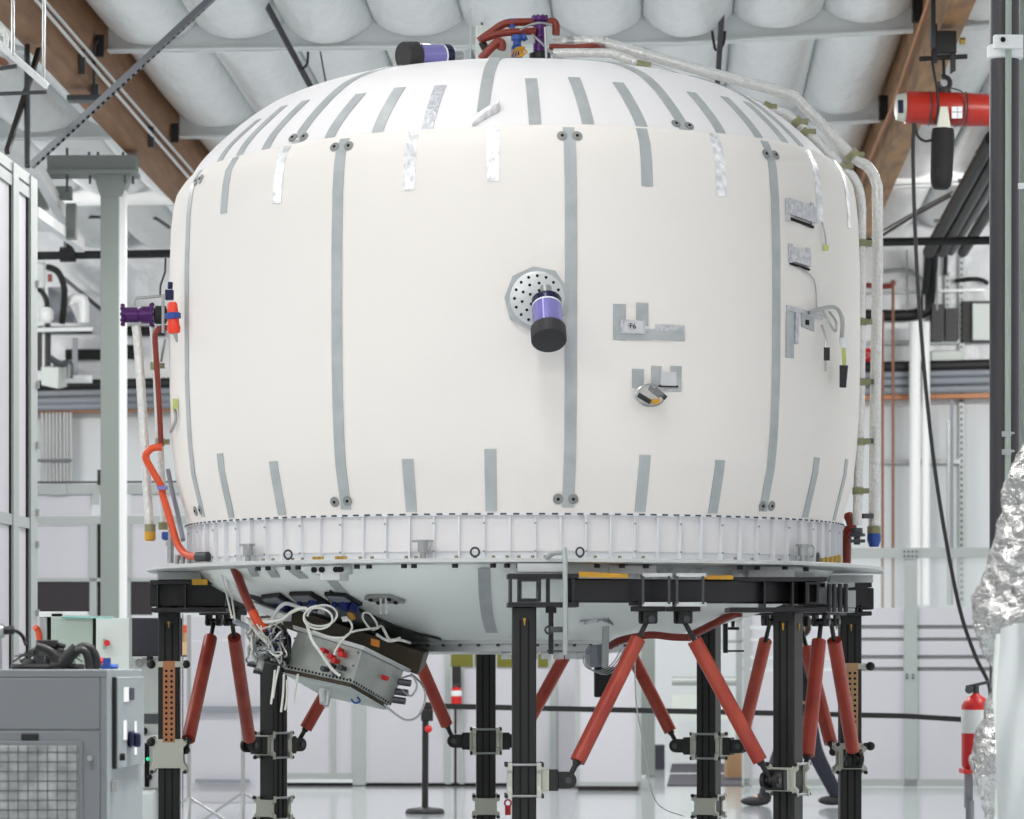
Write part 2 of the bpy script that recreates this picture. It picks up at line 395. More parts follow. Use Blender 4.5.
# trapeze of thin pipes, top left corner
t = T('trapeze_hanger', 'white trapeze pipe hanger with two drop rods in the top left corner', 'hanger', P(45, 85, 26))
O('drop_rod', MB().cyl(P(13, -4, 26), P(13, 55, 26), .013), steel_m, t)
O('drop_rod', MB().cyl(P(44, -4, 26), P(43.5, 84, 26), .013), steel_m, t)
O('cross_channel', MB().bar(P(-3, 42, 26.1), P(47, 86, 25.9), .035, .045), white_m, t)
O('conduit', MB().cyl(P(-4, 94, 25.7), P(47, 92, 25.7), .015, n=8), dsteel_m, t); O('conduit', MB().cyl(P(-4, 69, 25.9), P(17, 66, 25.9), .017, n=8), dsteel_m, t)
O('copper_elbow', MB().tube([P(-4, 60, 26), P(3, 62, 26), P(6, 66, 26)], .03, 8, 3), coppip_m, t)
O('white_hose', MB().tube([P(-4, 25, 27), P(2, 30, 27), P(6, 38, 27), P(5, 50, 27)], .022, 8, 4), cable_m, label='white hose curving behind the top left trapeze rods', cat='hose')
O('brace_channel', MB().cyl(P(27, 46, 30.2), P(27.5, 166, 29.0), .026, n=8), dsteel_m, label='dark vertical steel tube above the end of the panel wall', cat='brace')
O('brace_channel', MB().bar(P(39, 50, 30.3), P(7, 152, 29.0), .04, .05), clevis_m, label='black slanting brace above the panel wall', cat='brace')
# ---------------------------------------------------------------- panel wall on the left (modular enclosure)
def lw(Y): return -2.73-.0743*(26.2-Y)
def LW(px, z):
    t = (px-CX)/F; Y = (-2.73-.0743*26.2)/(t-.0743); return V((t*Y, Y, z))
t = T('panel_enclosure', 'tall white panel enclosure wall with aluminium frames at the left edge', 'enclosure', LW(20, 0))
def yz(px, py):
    return LW(px, 0).y
def strip(px0, px1, z0, z1, dx0, dx1):
    a, b = LW(px0, 0), LW(px1, 0)
    return MB().hexa([V((a.x+dx0, a.y, z0)), V((b.x+dx0, b.y, z0)), V((b.x+dx1, b.y, z0)), V((a.x+dx1, a.y, z0))][::-1],
                     [V((a.x+dx0, a.y, z1)), V((b.x+dx0, b.y, z1)), V((b.x+dx1, b.y, z1)), V((a.x+dx1, a.y, z1))][::-1])
ZT = 4.98
for a, b in ((-12, 9.5), (15, 26)):
    O('panel', strip(a, b, .1, ZT-.1, -.02, 0), panel_m, t)
for a, b in ((9.5, 15), (27, 33.5)):
    O('upright', strip(a, b, 0, ZT, -.04, .03), alu_m, t)
for z in (ZT-.12, 2.42, ZT-.02):
    O('rail', strip(-12, 27, z-.05, z+.03, -.03, .02), alu_m, t)
O('gasket', strip(9, 9.9, .1, ZT-.15, -.01, .012), hole_m, t); O('gasket', strip(25.7, 27, .1, ZT-.15, -.01, .012), hole_m, t)
for z in (4.2, 3.0, 3.45, 2.5, 2.26, 1.75):
    O('hinge_bolt', MB().box(LW(32.5, z)+V((.04, 0, 0)), (.02, .06, .05)), steel_m, t)
# steel column under the brown beam with flared head
Y = 36.0
t = T('steel_column', 'grey green steel column with flared head under the brown beam', 'column', P(113, 660+1.4*F/36, Y))
def flat(poly, Y, d): return MB().prism([(0, 0)]*0+[(P(x, y, Y).x, P(x, y, Y).z) for x, y in poly], (0, Y, 0), (1, 0, 0), (0, 0, 1), (0, d, 0))
zc = 660+1.4*F/Y
O('shaft', flat([(100.5, zc), (119, zc), (119, 192), (100.5, 192)], Y, .26), colm_m, t, bevel=.004)
O('web', flat([(119, zc), (125.5, zc), (125.5, 190), (119, 190)], Y+.02, .2), white_m, t)
O('flared_head', flat([(93, 174), (131, 174), (122, 196), (100, 196)], Y-.01, .27), colm_m, t)
O('head_beam', flat([(47, 155), (136, 155), (136, 172), (47, 172)], Y-.05, .34).prism([(P(x, y, Y).x, P(x, y, Y).z) for x, y in ((45, 171), (138, 171), (138, 174.5), (45, 174.5))], (0, Y-.1, 0), (1, 0, 0), (0, 0, 1), (0, .44, 0)), colm_m, t)
bo = MB()
for x, y0, y1 in ((67, 148, 156), (89, 152, 156), (98, 152, 156), (123, 152, 156), (67, 173, 192), (90, 175, 184), (125, 175, 183), (133, 176, 184)):
    bo.cyl(P(x, y0, Y), P(x, y1, Y), .014, n=6)
O('anchor_bolt', bo, dsteel_m, t)
O('head_angle', flat([(50, 186), (71, 186), (71, 198), (50, 198)], Y+.5, .2).prism([(P(x, y, Y).x, P(x, y, Y).z) for x, y in ((61, 197), (71, 197), (71, 232), (61, 232))], (0, Y+.5, 0), (1, 0, 0), (0, 0, 1), (0, .2, 0)), colm_m, t)
O('roof_strut', MB().bar(P(36, 168, 34.6), P(80, 246, 39.5), .1, .14), white_m, label='white slanting roof strut running back behind the panel wall', cat='strut')
O('roof_strut', MB().bar(P(34, 212, 33), P(79, 244, 39), .09, .1), purlin_m, label='lower white strut running back below the steel column head', cat='strut')
O('column_stub', flat([(36, 172), (47, 172), (47, 208), (36, 208)], 37.2, .2), colm_m, label='short grey green steel post beside the panel wall top', cat='post')
# sprinkler main across the hall and its drop
t = T('sprinkler_main', 'long black sprinkler pipe crossing the hall high behind the module', 'pipe', PV(512, 248, 40.5))
O('pipe', MB().cyl(PV(20, 256, 40.5), PV(1010, 240, 40.5), .05, n=10), blackrub_m, t)
for px in (330, 700):
    h0 = PV(px, 248, 40.5); O('hanger_rod', MB().cyl(h0, V((h0.x, h0.y, 7.4)), .012, n=8), dsteel_m, t)
O('drop_pipe', MB().cyl(PV(68, 238, 40.5), PV(68, 252, 40.5), .05, n=10).lathe([(.03, -.1), (.09, -.09), (.09, .09), (.03, .1)], PV(68, 254.5, 40.5), (1, -.07, 0), 12), blackrub_m, t)
for nm, a, b, r, m, lab in (
    ('conduit', (70, 217), (118, 217), .022, dsteel_m, 'thin grey conduit behind the column head'),
    ('conduit', (124, 217), (150, 217), .022, dsteel_m, 'thin grey conduit between column and module')):
    O(nm, MB().cyl(PV(*a, 45), PV(*b, 45), r, n=8), m, label=lab, cat='conduit')
O('conduit', MB().tube([PV(150, 217, 45), PV(157, 219, 45), PV(170, 228, 45)], .022, 8, 4), dsteel_m, label='bent end of the grey conduit beside the module', cat='conduit')
O('black_pipe', MB().cyl(PV(92, 330, 47.85), PV(20, 330, 47.85), .05, n=8), blackrub_m, label='short black pipe end level with the purple valve', cat='pipe')
O('black_pipe', MB().cyl(PV(66, 354.5, 47.85), PV(102, 354.5, 47.85), .075, n=8), blackrub_m, label='black pipe length behind the column, below the pipe end', cat='pipe')
O('black_pipe', MB().cyl(PV(126, 331, 47.85), PV(165, 331, 47.85), .07, n=8), blackrub_m, label='upper black pipe behind the left foil pipes', cat='pipe')
O('black_pipe', MB().cyl(PV(126, 352, 47.85), PV(136, 352, 47.85), .1, n=8), blackrub_m, label='thick black pipe stub behind the left foil pipe', cat='pipe')
# lagged pipes along the back wall
for k, (ya, yb, r, m, lab) in enumerate(((386.5, 364, .075, blackrub_m, 'black pipe running along the back wall above the grey pipes'),
                            (394.5, 372, .05, ledge_m, 'upper grey lagged pipe along the back wall'),
                            (402, 379.5, .055, ledge_m, 'middle grey lagged pipe along the back wall'),
                            (408, 388, .05, ledge_m, 'lower grey lagged pipe along the back wall'))):
    O('wall_pipe', MB().cyl(PV(10, ya, 47.6), PV(1015, ya-(ya-yb)*1.0, 47.6), r, n=10), m, label=lab, cat='pipe', group='pipes along the back wall')
O('wall_girt', MB().bar(PV(10, 411.5, 47.8), PV(1015, 395.5, 47.8), .3, .06), copper_m, label='rust brown girt under the back wall pipes', cat='girt')
# vertical conduits on the back wall, left
for i, px in enumerate((42, 46, 49.5, 53, 56.5, 60, 64, 67, 70.5)):
    O('conduit', MB().cyl(PV(px, 409, 47.7), PV(px+.3, 484, 47.7), .021, n=8), steel_m, label='vertical steel conduit in the bundle on the back wall behind the panel wall', cat='conduit', group='conduit bundle on the back wall')
O('conduit_strut', MB().bar(PV(34, 460.5, 47.65), PV(72, 460.5, 47.65), .04, .04), dsteel_m, label='dark strut clamping the conduit bundle', cat='strut')
# diagonal brace and machinery high on the left
O('wall_brace', MB().bar(PV(52, 268, 46.8), PV(104, 312, 46.8), .1, .05), dsteel_m, label='dark diagonal brace on the upper back wall', cat='brace')
O('wall_brace', MB().bar(PV(55, 262, 47.4), PV(104, 305, 47.4), .14, .12), white_m, label='white diagonal trim above the dark brace', cat='brace')
t = T('fan_coil', 'grey ducted fan unit with black hoses high on the back wall', 'fan unit', PV(55, 340, 46.5))
O('housing', MB().hexa([PV(48, 323, 46.5), PV(78, 323, 46.5), PV(78, 323, 47.1), PV(48, 323, 47.1)], [PV(48, 287, 46.5), PV(62, 287, 46.5), PV(62, 287, 47.1), PV(48, 287, 47.1)]), ledge_m, t)
O('hose', MB().tube([PV(48, 267, 46.2), PV(58, 272, 46.1), PV(64, 287, 46.1), PV(64, 305, 46.2), PV(62, 323, 46.3)], .045, 8, 4), blackrub_m, t)
O('hose', MB().tube([PV(35, 288, 46.2), PV(42, 292, 46.1), PV(47, 303, 46.1), PV(46, 318, 46.2)], .035, 8, 4), blackrub_m, t)
O('cross_pipe', MB().cyl(PV(34, 330, 46.1), PV(93, 329, 46.1), .03, n=8), white_m, t)
O('dark_panel', MB().box(PV(42, 347, 46.6), (.22, .2, .62)), clevis_m, t); O('bracket', MB().bar(PV(44, 262, 46.3), PV(43.5, 372, 46.3), .03, .03).bar(PV(35, 262, 46.3), PV(52, 266, 46.3), .03, .03), alu_m, t)
O('valve', MB().lathe([(.05, -.1), (.09, -.05), (.09, .05), (.05, .1)], PV(47, 315, 46), (0, 0, 1), 10).torus(PV(39, 318, 46), (0, 1, 0), .09, .02), white_m, t)
O('damper_frame', MB().bar(PV(75, 338, 46.4), PV(75, 378, 46.4), .07, .07), ledge_m, t)
O('vent_cowl', MB().tube([PV(70, 305, 46.3), PV(72, 300, 46.3), PV(80, 299, 46.3), PV(84, 302, 46.3), PV(84, 323, 46.3)], .07, 8, 3), purlin_m, t)
O('box_bracket', MB().bar(PV(55, 368, 45.8), PV(55, 362, 48), .05, .05), dsteel_m, label='steel arm holding the pale grey box off the back wall', cat='bracket')
O('warning_sign', MB().box(PV(50, 278, 46), (.06, .02, .1)), redd_m, label='small red tag hanging beside the black hose', cat='tag')
O('junction_box', MB().hexa([PV(41, 385, 45.6), PV(58, 389, 45.4), PV(67, 387, 45.9), PV(50, 384, 46)], [PV(41, 367, 45.6), PV(58, 367.5, 45.4), PV(67, 367, 45.9), PV(50, 366, 46)]), cab_m, label='pale grey box hanging below the fan unit', cat='box', bevel=.01)
O('pipe_elbow', MB().tube([PV(50, 358, 45.6), PV(60, 364, 45.6), PV(68, 363, 45.6), PV(70, 367, 45.6), PV(69.5, 378, 45.6)], .045, 8, 3), dsteel_m, label='dark pipe elbow above the pale grey box', cat='pipe')
O('white_pipe', MB().cyl(PV(63, 379, 46), PV(92, 379, 46), .055, n=8), white_m, label='short white pipe right of the pale grey box', cat='pipe')
# ---------------------------------------------------------------- partition with frames across the back
def pan(px0, px1, py0, py1, d=.05, v=VP, off=0):
    """upright slab facing the camera between two pixel columns and rows on the partition plane"""
    a, b = uvp(px0, v), uvp(px1, v); Yc = PV((px0+px1)/2, 600, v).y
    z0, z1 = EYE+(CY-py1)*Yc/F, EYE+(CY-py0)*Yc/F
    return MB().hexa([room(a, v+off, z0), room(b, v+off, z0), room(b, v+off+d, z0), room(a, v+off+d, z0)],
                     [room(a, v+off, z1), room(b, v+off, z1), room(b, v+off+d, z1), room(a, v+off+d, z1)])
def uvp(px, v):
    t = (px-CX)/F; Y = v/(CT+t*ST); return t*Y*CT-Y*ST
def join(*ms):
    mb = MB()
    for m in ms: mb.add(m.v, m.f)
    return mb
t = T('left_partition', 'white framed partition with dark windows behind the column', 'partition', PV(100, 787, VP))
for a, b, c, d in ((34, 92, 494, 515), (35, 91, 525, 578), (131, 260, 525, 578), (131, 260, 494, 514), (120, 260, 617, 787), (34, 92, 617, 787)):
    O('panel', pan(a, b, c, d, .03), panel_m, t)
for a, b in ((34, 90), (131, 152)):
    O('window', pan(a, b, 581, 615, .03), smoke_m, t)
for a, b, c, d in ((20, 262, 484, 494), (20, 262, 516, 524), (20, 262, 578, 581.5), (90, 97, 524, 787), (127, 131, 524, 787), (258, 266, 484, 787)):
    O('frame', pan(a, b, c, d, .08, off=-.03), alu_m, t)
O('gusset_plate', pan(51, 67, 486, 495, .01, off=-.045), alu_m, t); O('gusset_plate', pan(93, 100, 489, 505, .01, off=-.045), alu_m, t)
O('rail', pan(30, 262, 481, 483, .02, off=-.02), dsteel_m, t)
O('door_gap', pan(97.5, 101, 522, 780, .02), hole_m, t)
O('handle', pan(98, 101, 470, 485, .04, off=-.05), clevis_m, t)
t = T('middle_partition', 'white framed partition seen between the legs under the module', 'partition', PV(430, 787, VP))
for a, b, c, d in ((266, 331, 560, 773), (337, 353, 560, 773), (367, 445, 560, 783), (452, 476, 560, 783), (478, 640, 560, 783)):
    O('panel', pan(a, b, c, d, .03), panel_m, t)
for a, b in ((451, 473), (475, 479), (497, 513), (538, 548)):
    O('window', pan(a, b, 652, 667, .03, off=-.02), amber_m, t)
for a, b, c, d in ((331, 336, 560, 773), (353, 366, 560, 785), (445, 451, 560, 784), (460, 464, 667, 784), (266, 353, 773, 779), (550, 557, 640, 784)):
    O('frame', pan(a, b, c, d, .07, off=-.03), alu_m, t)
O('baseboard', join(pan(266, 640, 783, 786.6, .03, off=-.02)), hole_m, t)
O('dark_gap', pan(454.5, 456.5, 668, 784, .02, off=-.02), hole_m, t)
t = T('white_cabinet', 'large white floor cabinet behind the front strut', 'cabinet', PV(608, 788, 37.6))
O('body', pan(577, 640, 634, 783, .7, 37.6), panel_m, t, bevel=.01)
O('trim', join(pan(575, 579, 634, 786, .72, 37.6, -.02), pan(636, 641, 634, 786, .72, 37.6, -.02), pan(575, 641, 782, 786, .72, 37.6, -.02)), alu_m, t)
O('plinth', pan(578, 638, 786, 790.3, .7, 37.6), clevis_m, t)
# right partition: glass above, frosted film with clear stripes below
t = T('right_partition', 'glazed partition with frosted film and clear stripes at the right', 'partition', PV(890, 787, VP))
for c, d in ((608, 625), (629, 637.5), (641, 655), (659, 667), (671, 780)):
    O('frosted_film', pan(742, 1040, c, d, .012), panel_m, t)
O('glass_pane', pan(742, 1040, 558, 783, .008, off=.015), glass_m, t)
O('backing_shelf', pan(835, 1040, 622, 672, .02, v=VP+.5), clevis_m, t)
for a, b, c, d in ((740, 1040, 548, 558), (904, 917, 550, 788), (744, 750, 556, 788), (742, 1040, 779, 786)):
    O('frame', pan(a, b, c, d, .1, off=-.05), alu_m, t)
O('gusset_plate', pan(902, 919, 549, 559, .012, off=-.065), alu_m, t)
bm = MB()
for i in range(4):
    for j in range(2): bm.cyl(PV(904.5+i*4, 551.5+j*4.5, VP-.08), PV(904.5+i*4, 551.5+j*4.5, VP-.06), .012, n=6)
for j in (675, 678): bm.cyl(PV(907, j, VP-.07), PV(907, j, VP-.05), .012, n=6).cyl(PV(913, j, VP-.07), PV(913, j, VP-.05), .012, n=6)
O('bolt_set', bm, dsteel_m, t)
# room beyond the opening
def floorquad(pts, h=.012):
    b = []
    for px, py in pts:
        Y = EYE*F/(py-CY); b.append(V(((px-CX)*Y/F, Y, 0)))
    return MB().hexa([p+V((0, 0, .001)) for p in b], [p+V((0, 0, h)) for p in b])
O('floor_mat', floorquad([(667, 786), (752, 786), (744, 775), (670, 775)]), mat_m, label='nearer dark rubber mat on the floor behind the legs', cat='mat', group='dark floor mats')
O('floor_mat', floorquad([(670, 772), (742, 772), (738, 764.5), (672, 764.5)]), mat_m, label='farther dark rubber mat near the back wall', cat='mat', group='dark floor mats')
O('supply_box', MB().box(PV(655, 757, 45)+V((0, 0, 0)), (.23, .3, .32)), screen_m, label='small dark box on the floor beyond the white cabinet', cat='box', bevel=.01)
t = T('work_table', 'white work table with roll on top beyond the opening', 'table', PV(705, 762, 46.5))
O('table_top', pan(672, 735, 694, 720, .7, 46), cab_m, t); O('roller', MB().cyl(PV(672, 681, 46.2), PV(738, 681, 46.2), .06, n=10), alu_m, t)
O('leg', pan(674, 679, 720, 763, .06, 46), cab_m, t); O('leg', pan(730, 735, 720, 763, .06, 46), cab_m, t)
O('door_post', join(pan(640, 655, 560, 775, .1, 42)), colm_m, label='grey door post at the opening beyond the cabinet', cat='post')
O('cardboard_box', MB().box(PV(735, 764, 41), (.22, .3, .3)), tan_m, label='tan cardboard box behind the black leg clamp', cat='box')
O('rail_stack', join(pan(726, 748, 615, 622, .05, 41), pan(722, 726, 612, 650, .05, 41), pan(736, 744, 612, 770, .05, 41), pan(722, 744, 640, 643, .04, 41)), alu_m, label='pale metal frame beyond the opening', cat='frame')
# upper right: pipes, ducts and struts on the back wall
for px, lab in ((882.5, 'left'), (893, 'right')):
    O('copper_pipe', MB().cyl(PV(px, 312 if px < 890 else 280, 47.3), PV(px, 613, 47.3), .02, n=8), coppip_m, label='%s one of two vertical copper pipes on the back wall' % lab, cat='pipe', group='vertical copper pipes')
O('copper_manifold', MB().tube([PV(866, 285, 47.9), PV(880, 286, 47.9), PV(892, 286, 47.9), PV(893, 281, 47.9)], .035, 8, 2), redd_m, label='red copper manifold above the vertical copper pipes', cat='manifold')
for px, w, y0, y1, m, lab in ((915, .08, 322, 605, white_m, 'wide white vertical pipe on the back wall'), (926, .055, 322, 605, white_m, 'narrow white vertical pipe beside the wide one'),
                       (949, .03, 420, 605, steel_m, 'thin steel conduit right of the white pipes'), (952, .022, 400, 605, ledge_m, 'slim grey conduit touching the thin steel conduit')):
    O('wall_pipe', MB().cyl(PV(px, y0, 47.4), PV(px, y1, 47.4), w, n=10), m, label=lab, cat='pipe')
def slotted(name, px, y0, y1, lab, v=47.94, wd=.07):
    t = T(name, lab, 'channel', PV(px, y1, v)); O('channel', MB().bar(PV(px, y0, v), PV(px, y1, v), wd, .05, (0, 1, 0)), alu_m, t)
    s = MB(); n = int((y1-y0)/6)
    for i in range(n): s.box(PV(px, y0+3+i*6, v-.03), (.03, .012, .035))
    O('slot_row', s, dsteel_m, t)
slotted('strut_channel', 961.5, 242, 606, 'long vertical slotted channel on the back wall at right')
slotted('strut_channel', 947.5, 272, 340, 'short vertical slotted channel beside the long one')
t = T('strut_channel', 'horizontal slotted channel across the copper pipes', 'channel', PV(920, 462, 47.93))
O('channel', MB().bar(PV(883, 461.5, 47.93), PV(962, 461.5, 47.93), .05, .06), steel_m, t)
t = T('strut_channel', 'horizontal slotted channel above the pale wall box', 'channel', PV(915, 342, 47.93))
O('channel', MB().bar(PV(868, 343, 47.93), PV(990, 341, 47.93), .05, .06), alu_m, t)
O('thin_rail', MB().bar(PV(866, 293, 47.9), PV(985, 290, 47.9), .05, .04), steel_m, label='thin grey rail behind the black duct', cat='rail')
O('thin_rail', MB().cyl(PV(946, 248, 47.9), PV(945, 275, 47.9), .03, n=6), clevis_m, label='short black drop rod right of the black duct', cat='rod')
O('wall_box', MB().box(PV(946, 362, 47.85), (.45, .2, .3)), cab_m, label='pale plastic junction box on the back wall at right', cat='box', bevel=.03)
t = T('electrical_panel', 'pale electrical panel in a black frame at right', 'panel', PV(980, 345, 47.8))
O('back_plate', MB().box(PV(982, 322, 47.9), (.55, .1, .56)), blackrub_m, t); O('door', MB().box(PV(987, 322, 47.8), (.4, .08, .5)), cab_m, t, bevel=.01)
O('control_unit', MB().box(PV(937, 323, 47.85), (.16, .15, .5)).box(PV(951, 325, 47.9), (.16, .12, .45)), clevis_m, label='black control units between the slotted channels', cat='unit')
O('hose', MB().tube([PV(955, 281, 47.9), PV(970, 279, 47.85), PV(982, 280, 47.85), PV(988, 284, 47.85)], .03, 8, 4), blackrub_m, label='black hose above the electrical panel', cat='hose')
O('conduit', MB().tube([PV(884, 271, 47.9), PV(905, 270, 47.9), PV(915, 274, 47.9), PV(924, 281, 47.9)], .03, 8, 4), steel_m, label='bent grey conduit left of the black duct', cat='conduit')
O('gate_valve', MB().torus(PV(867, 355, 47.9), (0, 1, 0), .07, .03).cyl(PV(867, 355, 47.75), PV(867, 355, 47.9), .03), redb_m, label='red valve wheel partly hidden by the silver pipe', cat='valve')
O('black_duct', MB().tube([PV(862, 315, 47.85), PV(900, 315.5, 47.85), PV(918, 314, 47.85), PV(926, 310, 47.85), PV(929, 300, 47.85), PV(931, 275, 47.6), PV(933, 250, 47)], .08, 10, 4), blackrub_m, label='thick black pipe bending up on the back wall at right', cat='pipe')
O('black_duct', MB().tube([PV(922, 313, 47.6), PV(925, 290, 47.5), PV(929, 250, 47)], .045, 8, 3), blackrub_m, label='thinner black pipe inside the bend of the thick one', cat='pipe')
for i, (x0, x1, r, m) in enumerate(((940, 992, .08, blackrub_m), (953, 1006, .075, clevis_m), (962, 1020, .05, dsteel_m), (974, 1034, .07, clevis_m))):
    O('roof_duct', MB().cyl(PV(x0-11, 252, 45.2), PV(x1, 138, 38), r, n=10), m, label='dark insulated pipe on the roof trapezes at right, number %s from the module' % ['first', 'second', 'third', 'fourth'][i], cat='pipe', group='dark pipes on the roof trapezes')
for y, x0, v in ((152, 975, 38.9), (180, 958, 40.6), (220, 934, 43), (198, 968, 41.8)):
    O('trapeze_bar', MB().bar(PV(x0, y+1, v), PV(x0+50, y, v), .05, .045), alu_m, label='pale trapeze bar carrying the dark roof pipes', cat='bar', group='trapeze bars at right')
O('guy_cable', MB().tube([PV(880, 237, 44), PV(910, 218, 43), PV(950, 196, 42)], .02, 6), dsteel_m, label='grey slanting cable under the right roof beam', cat='cable')
O('guy_cable', MB().tube([PV(884, 230, 44), PV(920, 209, 43), PV(952, 192, 42)], .012, 6), dsteel_m, label='thin upper slanting cable under the right roof beam', cat='cable')
for px in (907, 924, 937):
    O('wall_rod', MB().cyl(PV(px, 250, 47.5), PV(px, 310, 47.5), .015, n=6), steel_m, label='thin vertical rod on the insulated back wall at right', cat='rod', group='thin vertical wall rods')
# ================================================================ THE MODULE
VX, VY = .69, 21.25
BAR = [(2.20, 1.975), (2.224, 1.98), (2.362, 2.015), (2.482, 2.045), (2.66, 2.066), (2.843, 2.077), (3.02, 2.084), (3.38, 2.087), (3.715, 2.086),
       (4.01, 2.076), (4.166, 2.06), (4.238, 2.046), (4.30, 2.016), (4.345, 1.985)]
def Rbar(z):
    for (a, ra), (b, rb) in zip(BAR, BAR[1:]):
        if z <= b: 
            t = max(0, (z-a)/(b-a)); return ra+(rb-ra)*t
    return BAR[-1][1]
def hem(az): return -.055*(1-math.cos(az))+.030*math.sin(az)
def warp(az, z): return z+hem(az)*max(0, (z-3.7)/.645)**2
def unwarp(az, z):
    u = z
    for _ in range(6): u = z-hem(az)*max(0, (min(u, 4.345)-3.7)/.645)**2
    return u
RD, ZD, ZH = 1.975, 4.25, 4.345
DOME = [(0, 4.962), (.3, 4.957), (.6, 4.938), (.95, 4.892), (1.17, 4.845), (1.343, 4.79), (1.505, 4.717), (1.65, 4.618), (1.76, 4.525), (1.85, 4.44), (1.91, 4.373), (1.95, 4.31), (1.975, 4.25)]
def dome_z(r):
    r = min(max(r, 0), RD); n = len(DOME)
    sl = [(DOME[i+1][1]-DOME[i][1])/(DOME[i+1][0]-DOME[i][0]) for i in range(n-1)]
    tg = [0]+[(sl[i-1]+sl[i])/2 for i in range(1, n-1)]+[sl[-1]*1.1]
    for i in range(n-1):
        (x0, y0), (x1, y1) = DOME[i], DOME[i+1]
        if r <= x1:
            h = x1-x0; t = (r-x0)/h
            return y0*(2*t**3-3*t*t+1)+tg[i]*h*(t**3-2*t*t+t)+y1*(3*t*t-2*t**3)+tg[i+1]*h*(t**3-t*t)
    return ZD
def dome_r(z):
    a, b = 0.0, RD
    for _ in range(24):
        m_ = (a+b)/2
        if dome_z(m_) > z: a = m_
        else: b = m_
    return a
HB, RB, ZB = .47, 1.93, 1.935
def bowl_z(r):
    e = math.sqrt(max(0, 1-(r/RB)**2)); c = (math.sqrt(3.3**2-min(r, RB)**2)-2.677)/.623
    return ZB-HB*(.5*e+.5*c)
def cyl(az, r, z): return V((VX+r*math.sin(az), VY-r*math.cos(az), z))
def hit(px, py, zlo=None):
    """azimuth, radius and height where the ray through a pixel meets the module's skin"""
    d = V(((px-CX)/F, 1, (CY-py)/F)); o = V((0, 0, EYE))
    def inside(Y):
        p = o+d*Y; r = math.hypot(p.x-VX, p.y-VY)
        az = math.atan2(p.x-VX, VY-p.y)
        if p.z > ZH+hem(az): return r < RD and p.z < dome_z(r)
        if p.z > 2.2: return r < Rbar(unwarp(az, p.z))
        if p.z > 1.935: return r < 1.98
        return r < RB and p.z > bowl_z(r)
    Y = 18.8
    while Y < 23.5 and not inside(Y): Y += .01
    a, b = Y-.01, Y
    for _ in range(20):
        m_ = (a+b)/2
        if inside(m_): b = m_
        else: a = m_
    p = o+d*b
    return math.atan2(p.x-VX, VY-p.y), math.hypot(p.x-VX, p.y-VY), p.z
mod = T('spacecraft_module', 'huge white domed spacecraft module with taped blanket, held up on red struts', 'spacecraft module', (VX, VY, 1.42))
N = 128
mb = MB(); pr = [(RD*(1-(i/48)**1.35), 0) for i in range(48)]+[(.02, 0)]
O('dome', MB().lathe([(RD-.02, ZD-.12)]+[(r, dome_z(r)) for r, _ in pr], (VX, VY, 0), n=N), dome_m, mod, ang=50)
# blanket: its upper hem sags a little to one side
prof = [(z, Rbar(z)) for z in [2.2+.04*i for i in range(54)] if z < 4.345]+[(4.345, 1.985)]
def bl(a, b, off):
    k = b*(len(prof)-1); i = min(int(k), len(prof)-2); t = k-i
    z = prof[i][0]+(prof[i+1][0]-prof[i][0])*t; r = prof[i][1]+(prof[i+1][1]-prof[i][1])*t
    az = 2*PI*a; z = warp(az, z)+.003*math.sin(9*az)*max(0, (z-4.1)/.25)
    return cyl(az, r-.012+off, z)
O('blanket', MB().shell(bl, 160, len(prof)-1, .012), blanket_m, mod, ang=60)
O('inner_shell', MB().lathe([(1.955, 2.0), (1.955, 4.3)], (VX, VY, 0), n=N), dome_m, mod)
O('stiffener_ring', MB().lathe([(1.90, 1.955), (1.945, 1.955), (1.945, 2.20), (1.90, 2.20)], (VX, VY, 0), n=N)
  .lathe([(1.93, 2.198), (1.99, 2.198), (1.99, 2.212), (1.93, 2.212)], (VX, VY, 0), n=N), band_m, mod)
O('flange', MB().lathe([(1.90, 1.928), (2.205, 1.928), (2.222, 1.934), (2.222, 1.95), (2.205, 1.956), (1.90, 1.956)], (VX, VY, 0), n=N), flange_m, mod)
for i in range(-23, 25):
    az = math.radians(i*4.09+1.6)
    rb = MB().bar(cyl(az, 1.962, 1.956), cyl(az, 1.962, 2.20), .007, .04, (math.sin(az), -math.cos(az), 0))
    rb.bar(cyl(az, 1.979, 1.956), cyl(az, 1.979, 2.20), .011, .004, (math.sin(az), -math.cos(az), 0))
    O('rib', rb, band_m, mod)
bolt = MB()
for i in range(-46, 48):
    az = math.radians(i*2.045+.6)
    O('rim_bolt', MB().box(cyl(az, 1.988, 2.205), (.034, .012, .009), M.Rotation(az, 3, 'Z')), dsteel_m, mod)
for i in range(-20, 22):
    for z in (2.155, 2.0):
        if i % 2: continue
        az = math.radians(i*4.09+1.6)
        O('rib_screw', MB().cyl(cyl(az, 1.978, z), cyl(az, 1.986, z), .0065, n=8), steel_m, mod)
nut_m = mat('tan_nut', (.56, .52, .44), .5)
def azr(px, r):
    """azimuth, on a circle of radius r about the module's axis, that shows at a pixel column"""
    a, b = -1.3, 1.3
    for _ in range(40):
        m_ = (a+b)/2; p = cyl(m_, r, 2)
        if CX+F*p.x/p.y < px: a = m_
        else: b = m_
    return a
for px in (288, 298, 357, 369, 404, 414, 455, 493, 507, 519, 533, 546, 597, 622, 646, 740, 757, 785, 806, 258, 268):
    az = azr(px, 2.1)
    O('flange_bolt', MB().cyl(cyl(az, 2.1, 1.905), cyl(az, 2.1, 1.93), .017, n=6), clevis_m, mod); O('flange_nut', MB().cyl(cyl(az, 2.06, 1.956), cyl(az, 2.06, 1.974), .010, n=8), nut_m, mod)
